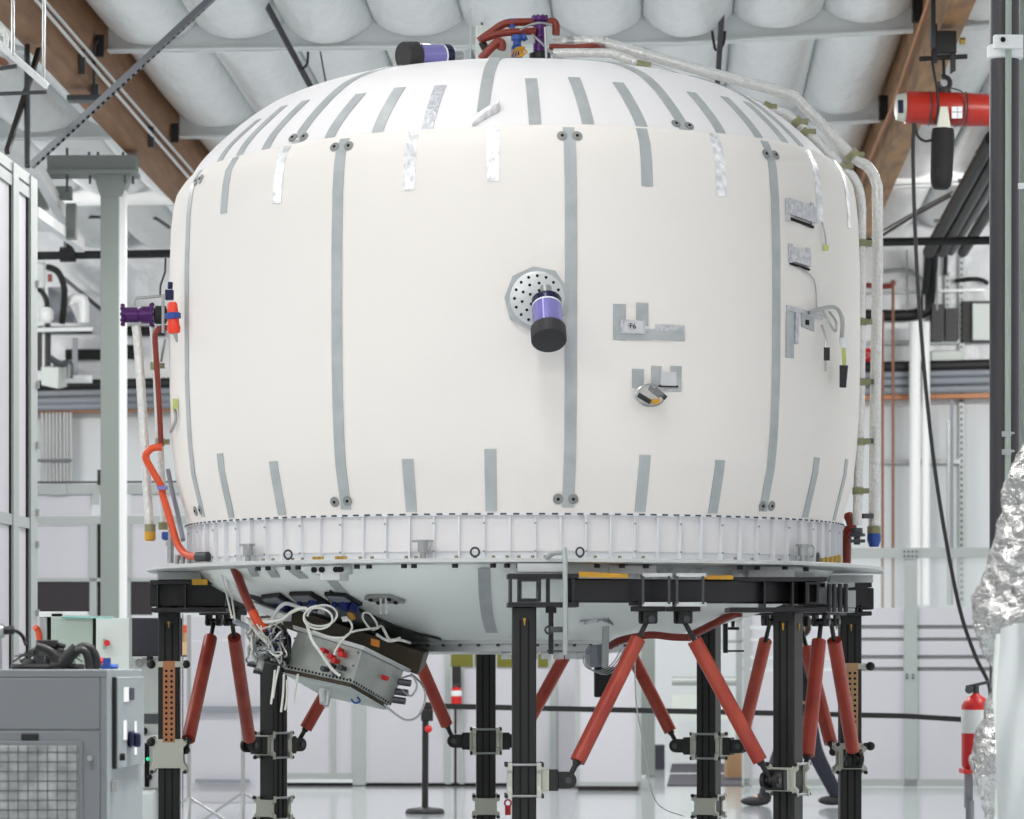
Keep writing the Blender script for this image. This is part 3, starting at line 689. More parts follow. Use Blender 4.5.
for px in (288, 475, 580, 818):
    az = azr(px, 2.08)
    O('eye_bolt', MB().torus(cyl(az, 2.08, 1.992), (math.sin(az+.3), -math.cos(az+.3), 0), .024, .006, 16, 6).cyl(cyl(az, 2.08, 1.95), cyl(az, 2.08, 1.97), .01, n=8), dsteel_m, mod)
# small pin clamps standing on the flange
for px, rot in ((248, .2), (423, 0), (803, -.2)):
    az = azr(px, 2.03); q = MB()
    q.cyl(cyl(az, 2.03, 1.956), cyl(az, 2.03, 2.0), .017, n=10).cyl(cyl(az, 2.03, 1.995), cyl(az, 2.03, 2.05), .03, n=12)
    q.cyl(cyl(az, 2.03, 2.05), cyl(az, 2.03, 2.062), .042, n=12).bar(cyl(az-.03, 2.04, 2.055), cyl(az+.03, 2.04, 2.055), .012, .012)
    q.tube([cyl(az+.02, 2.06, 2.058), cyl(az+.026, 2.07, 2.04), cyl(az+.022, 2.07, 2.0), cyl(az+.016, 2.06, 1.99)], .006, 6, 3)
    O('pin_clamp', q, steel_m, mod)
# feed-through blocks on the flange
for px in (318, 341):
    az = azr(px, 2.12); q = MB()
    for k in (-.012, 0, .012): q.cyl(cyl(az+k, 2.12, 1.95), cyl(az+k, 2.12, 1.975), .012, n=8)
    O('brass_fitting', q, brass_m, mod)
az = azr(332, 2.12)
O('feedthrough_block', MB().box(cyl(az, 2.12, 1.90), (.2, .12, .05), M.Rotation(az, 3, 'Z')).box(cyl(az+.01, 2.13, 1.865), (.13, .1, .05), M.Rotation(az, 3, 'Z')), flange_m, mod, bevel=.004)
q = MB()
for k in (-.035, -.012, .03, .042): q.cyl(cyl(az+k, 2.17, 1.90), cyl(az+k, 2.195, 1.90), .016, n=10)
O('port', q, hole_m, mod)
az = azr(822, 2.08)
O('brass_fitting', join(*[MB().cyl(cyl(az+k, 2.08, 1.95), cyl(az+k, 2.08, 1.985+.01*abs(k*20)), .013, n=8) for k in (0, .03, .06, .09, .12)]), brass_m, mod)
O('flange_tab', MB().hexa([P(835, 572, 21.0), P(884, 574.5, 21.0), P(884, 574.5, 21.4), P(835, 572, 21.4)], [P(835, 568, 21.0), P(884, 570.5, 21.0), P(884, 570.5, 21.4), P(835, 568, 21.4)]), flange_m, mod)
# lower bowl, hub
rs = [RB-(RB-.70)*i/22 for i in range(23)]
O('lower_dome', MB().lathe([(RB, 1.95)]+[(r, bowl_z(r)) for r in rs], (VX, VY, 0), n=N), bowl_m, mod, ang=60)
zb = bowl_z(.70)
O('hub_ring', MB().lathe([(.60, zb+.02), (.76, zb+.012), (.76, zb-.012), (.70, zb-.02), (.70, zb-.06), (.5, zb-.075), (.1, zb-.075)], (VX, VY, 0), n=64), flange_m, mod)
for i in range(-9, 10):
    a2 = i*.16
    O('hub_bolt', MB().cyl(cyl(a2, .73, zb-.03), cyl(a2, .73, zb+.03), .011, n=6), dsteel_m, mod)
def dome_pt(az, r, off): 
    s = (dome_z(r-.01)-dome_z(r+.01))/.02; n = V((s, 0, 1)).normalized()
    return cyl(az, r+n.x*off, dome_z(r)+n.z*off)
def bowl_pt(az, r, off):
    s = (bowl_z(r+.01)-bowl_z(r-.01))/.02; n = V((s, 0, -1)).normalized()
    return cyl(az, r+n.x*off, bowl_z(r)+n.z*off)
def bar_pt(az, z, off): return cyl(az, Rbar(unwarp(az, z))+off, z)
TW = .068
def tape_bar(px, py, z0, z1, m=tape_m, wd=TW, name='tape_strip', lean=0, th=.004):
    az = hit(px, py)[0]
    n = max(4, int((z1-z0)/.08)); zt = z1 if z1 > 4.3 else unwarp(az, z1)
    def fn(a, b, off):
        z = warp(az, unwarp(az, z0)+(zt-unwarp(az, z0))*b)
        return bar_pt(az+lean*(b-.5)+(a-.5)*wd/2.1, z, off+.001)
    o = MB().shell(fn, 3, n, th); o.f = [f[::-1] for f in o.f]
    return O(name, o, m, mod)
def zat(px, py): return hit(px, py)[2]
def tape_dome(px, py, px1, py1, m=tape_m, wd=TW, rend=None):
    az, r0, z0 = hit(px, py); r1 = rend if rend else hit(px1, py1)[1]; az1 = hit(px1, py1)[0] if not rend else az
    zr = ZH+hem(az); r0 = dome_r(zr-.02) if z0 < zr+.07 else r0
    def fn(a, b, off):
        r = r0+(r1-r0)*b; return dome_pt(az+(az1-az)*b*.6+(a-.5)*wd/max(r, .3), r, off+.001)
    o = MB().shell(fn, 3, 20, .004); o.f = [f[::-1] for f in o.f]
    return O('tape_strip', o, m, mod)
def washer(px, py, r=.029, surf='bar'):
    az, rr, z = hit(px, py)
    if surf == 'bar': p = bar_pt(az, z, .004); n = (bar_pt(az, z+.012, 0)-bar_pt(az, z-.012, 0)).cross(V((math.cos(az), math.sin(az), 0))).normalized(); n = n if n.y*-math.cos(az)+n.x*math.sin(az) > 0 else -n
    else: rd = dome_r(max(z, ZH+hem(az)+.02)); p = dome_pt(az, rd, .002); n = (dome_pt(az, rd, .1)-p).normalized()
    w_ = O('washer', MB().lathe([(r, 0), (r, .003), (r*.45, .005), (r*.3, .005)], p, n, 18), dsteel_m if False else steel_dark, mod)
    O('screw', MB().lathe([(r*.3, .002), (r*.3, .008), (r*.12, .009)], p, n, 10), hole_m, w_)
steel_dark = mat('dull_grey_washer', (.55, .56, .55), .5, .2)
# full-height seam tapes
for px, py in ((187, 330), (337, 300), (571, 300), (776, 330)):
    tape_bar(px, py, 2.24, 4.33)
tape_bar(168.8, 260, 3.7, 4.25)
for pts in (((196.5, 181), (201, 179)), ((196, 511), (201, 510)), ((335, 147), (349, 146)), ((335, 502), (348, 501)), ((562, 136), (577, 136)),
            ((558, 499), (573, 499)), ((765.5, 154), (775, 155)), ((762, 506), (771, 506))):
    for p in pts: washer(*p)
for p in ((293, 138), (304, 137), (676, 124), (689, 126)): washer(*p, surf='dome')
# short tapes hanging from the hem
for px, y0, y1, m in ((226, 160, 213, tape_m), (279, 150, 203, foil_tape_m), (410, 135, 190, foil_tape_m), (493, 131, 181, foil_tape_m), (646, 130, 186, tape_m),
                      (720, 138, 196, foil_tape_m), (818, 160, 222, foil_tape_m), (848, 190, 228, foil_tape_m)):
    tape_bar(px, (y0+y1)/2, zat(px, y1), 4.335, m, lean=0)
for px, y0 in ((226, 453), (278, 461), (410, 459), (491, 449), (642, 455), (716, 460), (811, 457), (841, 458)):
    tape_bar(px, 490, 2.22, zat(px, y0), tape_m)
# dome tapes
for a in ((211, 168, 262, 119), (232, 160, 286, 106), (259, 153, 306, 101), (331, 134.5, 363, 94), (378, 131, 400, 88), (428, 127.5, 440, 86),
          (535, 123, 531, 79), (588, 124, 574, 78), (641, 124.5, 617, 83), (729, 135, 693, 93), (770, 143, 727, 98), (799, 151, 748, 103)):
    tape_dome(*a, m=crinkle_m if a[0] == 428 else tape_m)
for px, py, rend in ((298, 139, .45), (483, 112, .62), (683, 126, .55), (818, 158, 1.2)):
    tape_dome(px, py, 0, 0, rend=rend)
# torn, peeling tape flap on the dome hem
az, r, z = hit(487, 117)
f = MB().shell(lambda a, b, off: dome_pt(az+(-.04+.075*b), RD-.07-.08*b+(a-.5)*.06, .004+.05*math.sin(PI*a)*(.4+.6*b)+off), 8, 6, .003); f.f = [q[::-1] for q in f.f]
O('tape_flap', f, foil_tape_m, mod)
# tape on the lower bowl
def tape_bowl(px, py, px1, py1, wd=TW, m=tape_m, name='tape_strip'):
    a0, r0, _ = hit(px, py); a1, r1, _ = hit(px1, py1)
    def fn(a, b, off):
        r = r0+(r1-r0)*b; return bowl_pt(a0+(a1-a0)*b+(a-.5)*wd/max(r, .4), r, off+.001)
    o = MB().shell(fn, 3, 16, .004)
    return O(name, o, m, mod)
tape_bowl(484, 568, 492, 632); tape_bowl(244, 566, 256, 576); tape_bowl(263, 566, 276, 577); tape_bowl(291, 566, 304, 578); tape_bowl(328, 574, 352, 600)
tape_bowl(668, 568, 655, 580, m=foil_tape_m); tape_bowl(697, 568, 690, 578, m=foil_tape_m)
# mounting foot on the bowl
az, r, z = hit(384, 597)
pf = MB(); pn = [(-.115, .02), (-.08, .05), (.06, .05), (.12, -.03), (.12, -.045), (-.04, -.045)]
o_ = bowl_pt(az, r, .003); ux = V((math.cos(az), math.sin(az), 0)); uy = (bowl_pt(az, r+.05, 0)-bowl_pt(az, r-.05, 0)).normalized(); nn = (bowl_pt(az, r, .1)-bowl_pt(az, r, 0)).normalized()
O('mounting_foot', MB().prism(pn, o_, ux, uy*.9, nn*.02), steel_dark, mod)
q = MB()
for x in (-.015, .02): q.box(o_+ux*x+nn*.05-uy*.01, (.012, .06, .09))
O('foot_lug', q, steel_m, mod)
q = MB()
for x, y in ((-.07, .02), (-.04, -.02), (.05, .025), (.07, -.02)): q.cyl(o_+ux*x+uy*y+nn*.018, o_+ux*x+uy*y+nn*.03, .013, n=8)
O('foot_bolt', q, hole_m, mod)
# opening by the payload pallet: dark edge strip, shaded inside painted as grey patch
edge = [(330, 589), (352, 603), (372, 614), (395, 624.5), (418, 632), (438, 636.5)]
ed = [hit(*p) for p in edge]
def curve(b):
    k = b*(len(ed)-1); i = min(int(k), len(ed)-2); t = k-i
    return ed[i][0]+(ed[i+1][0]-ed[i][0])*t, ed[i][1]+(ed[i+1][1]-ed[i][1])*t
s_ = MB().shell(lambda a, b, off: bowl_pt(curve(b)[0]-.012*a, curve(b)[1]-.055*a, .002+off), 2, 20, .012)
O('opening_seal', s_, blackrub_m, mod)
greyp = mat('opening_shade_grey', (.50, .51, .52), .4)
s_ = MB().shell(lambda a, b, off: bowl_pt(curve(b)[0]-.02-.25*a, max(.72, curve(b)[1]-.06-.32*a), .002+off), 6, 20, .006)
O('opening_shade_patch', s_, greyp, mod)
# ------- pockets, tags and connectors taped on the blanket (moving with it: parts)
def patch(px0, py0, px1, py1, m, th=.004, name='tape_patch', skew=0, lift=0):
    a0 = hit(px0, (py0+py1)/2)[0]; a1 = hit(px1, (py0+py1)/2)[0]; z1 = zat((px0+px1)/2, py0); z0 = zat((px0+px1)/2, py1)
    o = MB().shell(lambda a, b, off: bar_pt(a0+(a1-a0)*a, z0+(z1-z0)*b+skew*(a-.5), off+.0015+lift), 4, 4, th); o.f = [f[::-1] for f in o.f]
    return O(name, o, m, mod)
patch(613, 304, 625.5, 340, tape_m); patch(636, 303, 648, 326, tape_m, skew=0); patch(613.5, 329, 684, 340, tape_m, .005, skew=.006); patch(655, 325, 684, 331, crinkle_m, .006)
lab = patch(620, 320, 645, 334, crinkle_m, .012, 'label_pocket')
paper = patch(623, 321, 642, 333, mat('grey_paper', (.80, .80, .81), .6), .016, 'paper_label')
def text_on(s, px, py, size, par, lift):
    az, r, z = hit(px, py); cu = bpy.data.curves.new('lettering_curve', 'FONT'); cu.body = s; cu.size = size; cu.align_x = 'CENTER'; cu.align_y = 'CENTER'; cu.extrude = .0008
    tmp = bpy.data.objects.new('lettering_curve', cu); C.objects.link(tmp); bpy.context.view_layer.update()
    me = bpy.data.meshes.new_from_object(tmp.evaluated_get(bpy.context.evaluated_depsgraph_get())); bpy.data.objects.remove(tmp)
    me.materials.clear(); me.materials.append(ink_m)
    o = bpy.data.objects.new('lettering', me); C.objects.link(o); o.parent = par
    o.location = bar_pt(az, z, lift)-worldloc(par); o.rotation_euler = (PI/2, 0, az)
text_on('·F6', 630.5, 326.5, .042, paper, .022)
patch(632, 369, 643.5, 388, tape_m); patch(651, 366, 661, 388, tape_m); patch(670, 366, 681, 391, tape_m); patch(660, 381, 681, 391, tape_m, .005)
patch(660, 372, 675, 386, MATS['grey_paper'], .016, 'paper_label'); patch(658, 385.5, 677, 387.2, hole_m, .014, 'pocket_edge')
def onskin(px, py, off=.03):
    az, r, z = hit(px, py); return bar_pt(az, z, off)
bag = MB().ball(onskin(647, 395, .03), .088, 16, (1, .4, .66))
O('clear_bag', bag, clear_m, mod)
for (x, y), dx, dz in (((641, 399), .05, -.03), ((651, 392.5), .045, -.035), ((656.5, 394), .045, -.04)):
    p = onskin(x, y, .05); O('connector', MB().cyl(p-V((dx, 0, dz))*.7, p+V((dx, 0, dz))*.7, .014, n=10), cap_m, mod)
O('yellow_tag', MB().box(onskin(651, 402, .06), (.05, .02, .025)), yellow_m, mod)
O('looped_wire', MB().tube([onskin(633+3*math.cos(t), 394, .03) if 0 else onskin(647+14*math.cos(t*.35), 396+11*math.sin(t*.35), .05) for t in range(0, 16)], .006, 6), steel_m, mod)
# right side pockets
patch(786.5, 203, 814, 219, crinkle_m, .02, 'label_pocket', skew=-.03); patch(785, 199, 788, 222, crinkle_m, .015); patch(810, 203, 812.5, 226, crinkle_m, .012)
patch(786, 221, 812, 223.5, hole_m, .012, 'pocket_edge', skew=-.03)
patch(789, 250, 808, 264, crinkle_m, .02, 'label_pocket', skew=-.02); patch(788, 244, 790.5, 263, crinkle_m, .015); patch(806, 248, 808.5, 266, crinkle_m, .012)
patch(789, 265.5, 808, 267.5, hole_m, .012, 'pocket_edge', skew=-.02)
patch(785.5, 312, 793, 358, tape_m, .006); patch(794, 313, 797, 344, crinkle_m, .012); patch(786, 310, 822, 315, crinkle_m, .006, skew=-.03); patch(801, 315, 813, 329, tape_m, .008, 'label_pocket', skew=-.02)
patch(804, 320, 807.5, 325, hole_m, .011, 'label_mark')
# hanging sensor leads on the right
def lead(pts, r=.008, n='sensor_lead', m=steel_m): O(n, MB().tube([onskin(x, y, o) for x, y, o in pts], r, 6, 4), m, mod)
lead([(806, 313, .02), (816, 309, .04), (826, 308, .06), (831, 320, .07), (832, 338, .06)], .012)
lead([(818, 311, .03), (821, 325, .06), (826, 332, .06), (828, 322, .05), (823, 312, .04)], .007)
lead([(817, 325, .03), (818, 340, .05), (817.5, 348, .05)], .007)
lead([(817.5, 360, .05), (818, 372, .05)], .006)
O('connector', MB().cyl(onskin(817.5, 348, .06), onskin(817.5, 361, .06), .018, n=10), cap_m, mod)
O('connector', MB().cyl(onskin(832, 338, .07), onskin(832.5, 348, .07), .025, n=10), white_m, mod)
lead([(832, 348, .07), (833, 362, .07), (832, 372, .07)], .012, m=green_m)
O('connector', MB().cyl(onskin(831, 366, .08), onskin(831.5, 388, .07), .026, .02, 10), cap_m, mod)
lead([(819, 222, .02), (822, 236, .02), (823, 246, .02)], .005)
O('yellow_tag', MB().box(onskin(823, 248, .02), (.03, .02, .03)), green_m, mod)
lead([(797, 267, .01), (812, 280, .012), (815, 308, .012)], .004)
O('green_tag', MB().box(onskin(178.5, 404, .02), (.03, .02, .06)), green_m, mod)
lead([(178, 409, .02), (179, 420, .02), (176, 432, .03)], .01)
# round mounting plate with taped rim
az, r, z = hit(537, 299); pc = bar_pt(az, z, 0); pn = V((math.sin(az), -math.cos(az), 0)); pu = V((math.cos(az), math.sin(az), 0))
oc = [(math.cos(t*PI/4.5+.3)*.178*(1+.03*(t % 2)), math.sin(t*PI/4.5+.3)*.178*(1+.03*(t % 2))) for t in range(9)]
O('taped_rim', MB().prism(oc, pc-pn*.02, pu, V((0, 0, 1)), pn*.036), tape_m, mod)
O('mounting_plate', MB().lathe([(.150, 0), (.150, .032), (.144, .036), (.02, .036)], pc-pn*.01, pn, 32), flange_m, mod)
q = MB()
for R_, n_, ph in ((.125, 16, 0), (.085, 10, .2), (.045, 5, .1)):
    for i in range(n_):
        t = 2*PI*i/n_+ph; p = pc+pu*(R_*math.cos(t))+V((0, 0, R_*math.sin(t))); q.cyl(p+pn*.02, p+pn*.0275, .0085, n=8)
O('plate_hole', q, hole_m, mod)
# ================================================================ purple canisters
def canister(label, base, axis, L, r):
    t = T('sensor_canister', label, 'canister', base); a = V(axis).normalized(); b = V(base)
    O('neck', MB().lathe([(r*.35, -.03), (r*.35, L*.12), (r*.5, L*.12), (r*.5, L*.18)], b, a, 20), steel_m, t)
    O('collar', MB().lathe([(r*.80, L*.16), (r*.84, L*.17), (r*.84, L*.27), (r*.82, L*.29)], b, a, 32), navy_m, t)
    O('stripe', MB().lathe([(r*.83, L*.285), (r*.845, L*.29), (r*.845, L*.315), (r*.83, L*.32)], b, a, 32), white_m, t)
    O('body', MB().lathe([(r*.84, L*.315), (r*.84, L*.76)], b, a, 36), violet_m, t)
    O('cap', MB().lathe([(r*.9, L*.75), (r, L*.76), (r, L*.985), (r*.96, L), (r*.5, L)], b, a, 36), cap_m, t)
    return t
canister('purple canister with black cap on round plate at the middle of the blanket', onskin(545.5, 293, .03), (.02, -.60, -.80), .355, .097)
pb = P(452, 57, 20.62)
canister('purple canister with black cap lying on top of the dome', pb+V((.03, .02, .01)), (-.80, -.60, -.10), .40, .082)
# ================================================================ pipes and valves on the module
def pipe(label, pts, r, m=wrap_m, name='insulated_pipe', cat='pipe', sub=6):
    pts = [P(*p) for p in pts]
    t = T(name, label, cat, min(pts, key=lambda p: p.z))
    O('wrapped_tube', MB().tube(pts, r, 12, sub), m, t); return t
def clamp(t, px, py, Y, r, ax=(0,0,1), m=None, ear=True):
    p = P(px, py, Y); a = V(ax).normalized()
    o = MB().cyl(p-a*.022, p+a*.022, r*1.22, n=14)
    if ear: o.box(p+V((r*1.4, -.01, 0)), (.05, .04, .03))
    O('pipe_clamp', o, m or olive, t)
olive = mat('olive_clamp', (.55, .55, .42), .45, .3)
p1 = pipe('outer foil wrapped pipe running over the dome and down the right side', [(553, 42, 21.2), (600, 42, 21.2), (612, 45, 21.2), (700, 70, 21.2), (784, 93, 21.2), (800, 102, 21.2), (850, 154, 21.2), (868, 167, 21.2), (876, 182, 21.2), (877.5, 200, 21.2), (877, 300, 21.2), (875, 420, 21.2), (874, 526, 21.2)], .034)
O('cap', MB().lathe([(.036, 0), (.042, .02), (.042, .05), (.028, .09), (.024, .09)], P(874, 532, 21.2), (0, 0, -1), 14), blue_m, p1)
clamp(p1, 874, 530, 21.2, .034, ear=False); clamp(p1, 852, 155, 21.2, .034, (.68, 0, -.7)); clamp(p1, 868, 382, 21.2, .012); clamp(p1, 570, 42, 21.2, .03, (1, 0, 0), steel_m, False)
p2 = pipe('inner foil wrapped pipe hugging the dome and right side of the blanket', [(553, 53, 21.05), (604, 53, 21.05), (622, 57, 21.05), (690, 82, 21.05), (765, 107, 21.05), (785, 113, 21.05), (806, 130, 21.05), (842, 166, 21.05), (855, 180, 21.05), (861, 200, 21.05), (861.5, 240, 21.05), (861, 330, 21.05), (860, 420, 21.05), (857, 525, 21.05)], .028)
for x, y, a in ((797, 122, (.68, 0, -.7)), (766, 107, (.9, 0, -.4)), (640, 65, (.9, 0, -.3)), (805, 132, (.68, 0, -.7)), (842, 167, (.68, 0, -.7)), (861, 243, (0, 0, 1)), (861, 322, (0, 0, 1)), (860, 382, (0, 0, 1)), (859.5, 442, (0, 0, 1)), (858, 491, (0, 0, 1))):
    clamp(p2, x, y, 21.05, .028, a)
O('end_valve', MB().lathe([(.034, 0), (.034, .03), (.05, .035), (.05, .05), (.02, .055), (.02, .1)], P(857, 528, 21.05), (0, 0, -1), 12).bar(P(849, 541, 21.0), P(865, 541, 21.0), .02, .02), dsteel_m, p2)
for y in (382, 441, 516):
    O('cross_tie', MB().bar(P(862, y, 21.1), P(872, y, 21.15), .03, .03), dsteel_m, p2)
O('red_bracket', MB().tube([P(848, 515, 21.2), P(852, 527, 21.15), P(847, 533, 21.15), P(846, 562, 21.15), P(843, 568, 21.15)], .03, 8, 3), redd_m, label='dark red hose end beside the silver pipes above the flange', cat='hose')
# top cluster
ty = 21.1
t = T('purple_valve', 'purple flanged valve standing on top of the dome', 'valve', P(540, 57, ty))
O('body', MB().lathe([(.042, -.02), (.042, .06), (.034, .065), (.034, .09), (.042, .1), (.038, .2), (.054, .2), (.054, .225), (.03, .23)], P(540, 54, ty), (0, 0, 1), 20), purple_m, t)
O('base', MB().lathe([(.04, -.03), (.065, -.03), (.065, .02), (.04, .03)], P(540, 57, ty), (0, 0, 1), 14), blackrub_m, t)
for i in range(10):
    a = 2*PI*i/10; q = MB().cyl(P(540, 17, ty)+V((.045*math.cos(a), .045*math.sin(a), -.03)), P(540, 17, ty)+V((.045*math.cos(a), .045*math.sin(a), .008)), .007, n=6)
    O('flange_bolt', q, purple_m, t)
t = T('blue_valve', 'blue valve with yellow wires on top of the dome', 'valve', P(517, 57, ty-.05))
O('body', MB().lathe([(.036, 0), (.036, .06), (.026, .07), (.026, .1), (.036, .1), (.036, .13)], P(517, 57, ty-.05), (0, 0, 1), 14), blue_m, t)
O('knob', MB().cyl(P(522, 38, ty-.05), P(526, 36, ty-.05), .025, n=12), blue_m, t)
q = MB()
for i in range(5): q.tube([P(511+i*3, 56, ty-.1), P(514+i*2, 50, ty-.12), P(521+i, 47, ty-.1), P(527-i*2, 53-i, ty-.11), P(515+i*2, 57, ty-.12)], .0038, 6, 4)
O('yellow_wire', q, yellow_m, t)
def hose(label, pts, r, m, sub=5, name='hose', cat='hose'):
    return O(name, MB().tube([P(*p) for p in pts], r, 10, sub), m, label=label, cat=cat)
hose('upper red hose arching to the purple valve on the dome', [(479, 41, ty), (490, 33, ty), (502, 25, ty), (512, 22.5, ty), (536, 22, ty)], .025, redd_m)
hose('lower red hose running to the purple valve on the dome', [(480, 40, ty-.05), (495, 35, ty-.05), (508, 32.5, ty-.05), (536, 31, ty-.05)], .023, redd_m)
hose('short red hose looping down on the dome top', [(481, 59, ty-.1), (490, 49, ty-.1), (498, 42, ty-.1), (502, 44, ty-.1), (501, 50, ty-.1)], .026, redd_m)
hose('red elbow hose right of the purple valve', [(546, 22, ty), (553, 22, ty), (556, 26, ty), (556, 35, ty)], .025, redd_m)
hose('dark red pipe lying behind the silver pipes on the dome', [(549, 47, ty-.02), (575, 47.5, ty-.02), (594, 46.5, ty-.02), (603, 51, ty+.1)], .02, redd_m)
O('equipment_plate', MB().box(P(497, 51, 21.4), (.26, .1, .30)), cab_m, label='pale equipment box behind the hoses on the dome top', cat='box', bevel=.01)
O('hose_fitting', MB().cyl(P(482, 42, ty-.02), P(486, 50, ty-.02), .024, n=10), clevis_m, label='dark fitting at the left end of the red dome hoses', cat='fitting')
O('hose_fitting', MB().cyl(P(512, 19, ty), P(512, 28, ty), .022, n=10), blue_m, label='blue fitting on the upper red dome hose', cat='fitting')
O('support_rod', MB().cyl(P(532, 34, ty-.12), P(556, 57, ty-.12), .007, n=6), steel_m, label='thin steel rod slanting in front of the purple valve', cat='rod')
O('support_rod', MB().cyl(P(545, 27, ty-.12), P(546.5, 58, ty-.12), .009, n=6), steel_m, label='upright steel rod right of the purple valve', cat='rod')
O('thin_tube', MB().tube([P(520, 30, ty-.1), P(530, 25, ty-.12), P(540, 23, ty-.13), P(552, 25, ty-.1)], .007, 6, 4), steel_m, label='thin steel tube curving round the purple valve', cat='tube')
# left cluster
ly = 21.0
t = T('purple_valve', 'purple flanged valve sticking out at the left side of the blanket', 'valve', P(143, 317, ly))
O('body', MB().lathe([(.05, 0), (.066, .005), (.066, .02), (.046, .02), (.046, .10), (.042, .105), (.042, .12), (.052, .12), (.052, .17), (.072, .17), (.072, .19), (.05, .19)], P(121.5, 315, ly), (1, 0, 0), 22), purple_m, t)
for i in range(10):
    a = 2*PI*i/10
    O('flange_bolt', MB().ball(P(121, 315, ly)+V((.01, .058*math.cos(a), .058*math.sin(a))), .013, 8), purple_m, t)
    O('flange_bolt', MB().ball(P(152.5, 315, ly)+V((0, .066*math.cos(a), .066*math.sin(a))), .012, 8), purple_m, t)
O('coupling', MB().lathe([(.03, 0), (.055, .01), (.055, .07), (.03, .08)], P(154, 315, ly), (1, 0, 0), 14), blackrub_m, t)
t = T('relief_valve', 'red and blue relief valve hanging beside the left purple valve', 'valve', P(174, 334, 20.45))
O('body', MB().lathe([(.02, -.005), (.034, 0), (.04, .03), (.034, .05), (.034, .1), (.03, .17), (.022, .18)], P(174, 333, 20.45), (-.06, 0, 1), 16), valve_m, t)
O('blue_band', MB().lathe([(.035, .08), (.046, .085), (.046, .115), (.035, .12)], P(174, 333, 20.45), (-.06, 0, 1), 16), blue_m, t)
O('blue_head', MB().box(P(169.5, 295, 20.45), (.05, .05, .06)).cyl(P(170, 289, 20.45), P(170.5, 282, 20.45), .016, n=10), navy_m, t, bevel=.006)
O('nozzle', MB().cyl(P(175, 333, 20.45), P(177, 342, 20.45), .014, .006, 8), steel_m, t)
O('bracket_rod', MB().tube([P(179, 285, ly), P(183, 305, ly-.02), P(186, 318, ly-.02), P(181, 335, ly), P(177, 343, ly)], .008, 6), dsteel_m, label='thin dark wire bracket behind the red relief valve', cat='bracket')
O('sense_line', MB().tube([P(134, 306, ly), P(134, 300, ly), P(137, 298, ly), P(163, 296, ly)], .009, 6), steel_m, label='thin steel line above the left purple valve', cat='tube')
O('sense_line', MB().tube([P(160, 295, ly), P(160.5, 285, ly), P(165, 272, ly), P(165.5, 258, ly)], .007, 6), dsteel_m, label='thin dark wire rising from the left relief valve', cat='wire')
O('support_rod', MB().cyl(P(163, 294, ly-.12), P(163, 333, ly-.12), .01, n=6), steel_m, label='upright steel rod in front of the left valve coupling', cat='rod')
O('support_rod', MB().cyl(P(165, 339, ly), P(161, 362, ly), .008, n=6), steel_m, label='thin steel stay below the left relief valve', cat='rod')
p3 = pipe('left foil wrapped pipe hanging down to a yellow cap', [(136, 326, 21.0), (138, 345, 21.0), (141.5, 395, 21.0), (146, 470, 21.0), (149.5, 527, 21.0)], .028)
O('cap', MB().lathe([(.03, 0), (.034, .01), (.034, .05), (.024, .06)], P(150, 531, 21.0), (0, 0, -1), 12), yellow_m, p3)
clamp(p3, 150, 528, 21.0, .028, ear=False)
p4 = pipe('left inner foil wrapped pipe behind the red hose', [(153, 326, 21.15), (156, 365, 21.15), (159, 430, 21.15), (162, 480, 21.15), (164, 524, 21.15)], .023)
O('cap', MB().lathe([(.03, 0), (.034, .01), (.034, .04), (.02, .05)], P(167, 532, 21.1), (0, 0, -1), 12), blue_m, p4)
clamp(p4, 155, 366, 21.1, .024); clamp(p4, 160, 442, 21.1, .024); clamp(p4, 163, 526, 21.1, .024, ear=False)
O('blue_clip', MB().box(P(162.5, 488, 20.9), (.06, .08, .022)), violet_m, p4)
hose('dark red pipe dropping from the left relief valve', [(172, 328, 20.95), (162, 328, 20.95), (157, 331, 20.95), (155, 338, 20.95), (157, 370, 20.95), (159.5, 410, 20.95), (161, 446, 20.95)], .017, redd_m, name='red_pipe', cat='pipe')
hose('bright orange hose looping down the left side to the flange', [(162, 447, 20.9), (153, 448, 20.9), (147, 453, 20.9), (146, 459, 20.9), (152, 470, 20.9), (161, 486, 20.9), (163, 496, 20.9), (168, 512, 20.85), (176, 540, 20.8), (183, 552, 20.7), (190, 556, 20.6), (199, 557, 20.45)], .022, orange_m)
O('hose_fitting', MB().cyl(P(197, 557, 20.45), P(208, 556.5, 20.4), .03, n=10), dsteel_m, label='grey fitting joining the orange hose to the flange', cat='fitting')
O('stem_valve', MB().lathe([(.02, 0), (.02, .1), (.03, .1), (.03, .13), (.016, .13), (.016, .2)], P(170.5, 563, 20.9), (0, 0, 1), 10), steel_m, label='slim steel valve stem on the left of the flange', cat='valve')
for x, y, h_ in ((177, 561, .06), (183, 560, .05), (189, 562, .04), (178, 556, .03)):
    O('gauge_fitting', MB().cyl(P(x, y+4, 20.7), P(x, y+4, 20.7)+V((0, 0, h_)), .014, n=8), steel_m, label='small steel fitting on the flange beside the orange hose end', cat='fitting', group='fittings beside the orange hose')
O('cable_sheath', MB().tube([P(168, 470, 21.1), P(172, 490, 21.0), P(178, 515, 20.9), P(183, 540, 20.75)], .014, 8, 4), ledge_m, label='grey cable sheath running down beside the orange hose', cat='cable')
O('long_pin', MB().tube([P(546, 559, 19.05), P(553, 553.5, 18.98), P(563, 553, 18.9), P(565, 558, 18.87), P(565.2, 655, 18.87)], .014, 8, 2), alu_m, label='long grey hooked rod hanging from the flange in front of the beam', cat='rod')
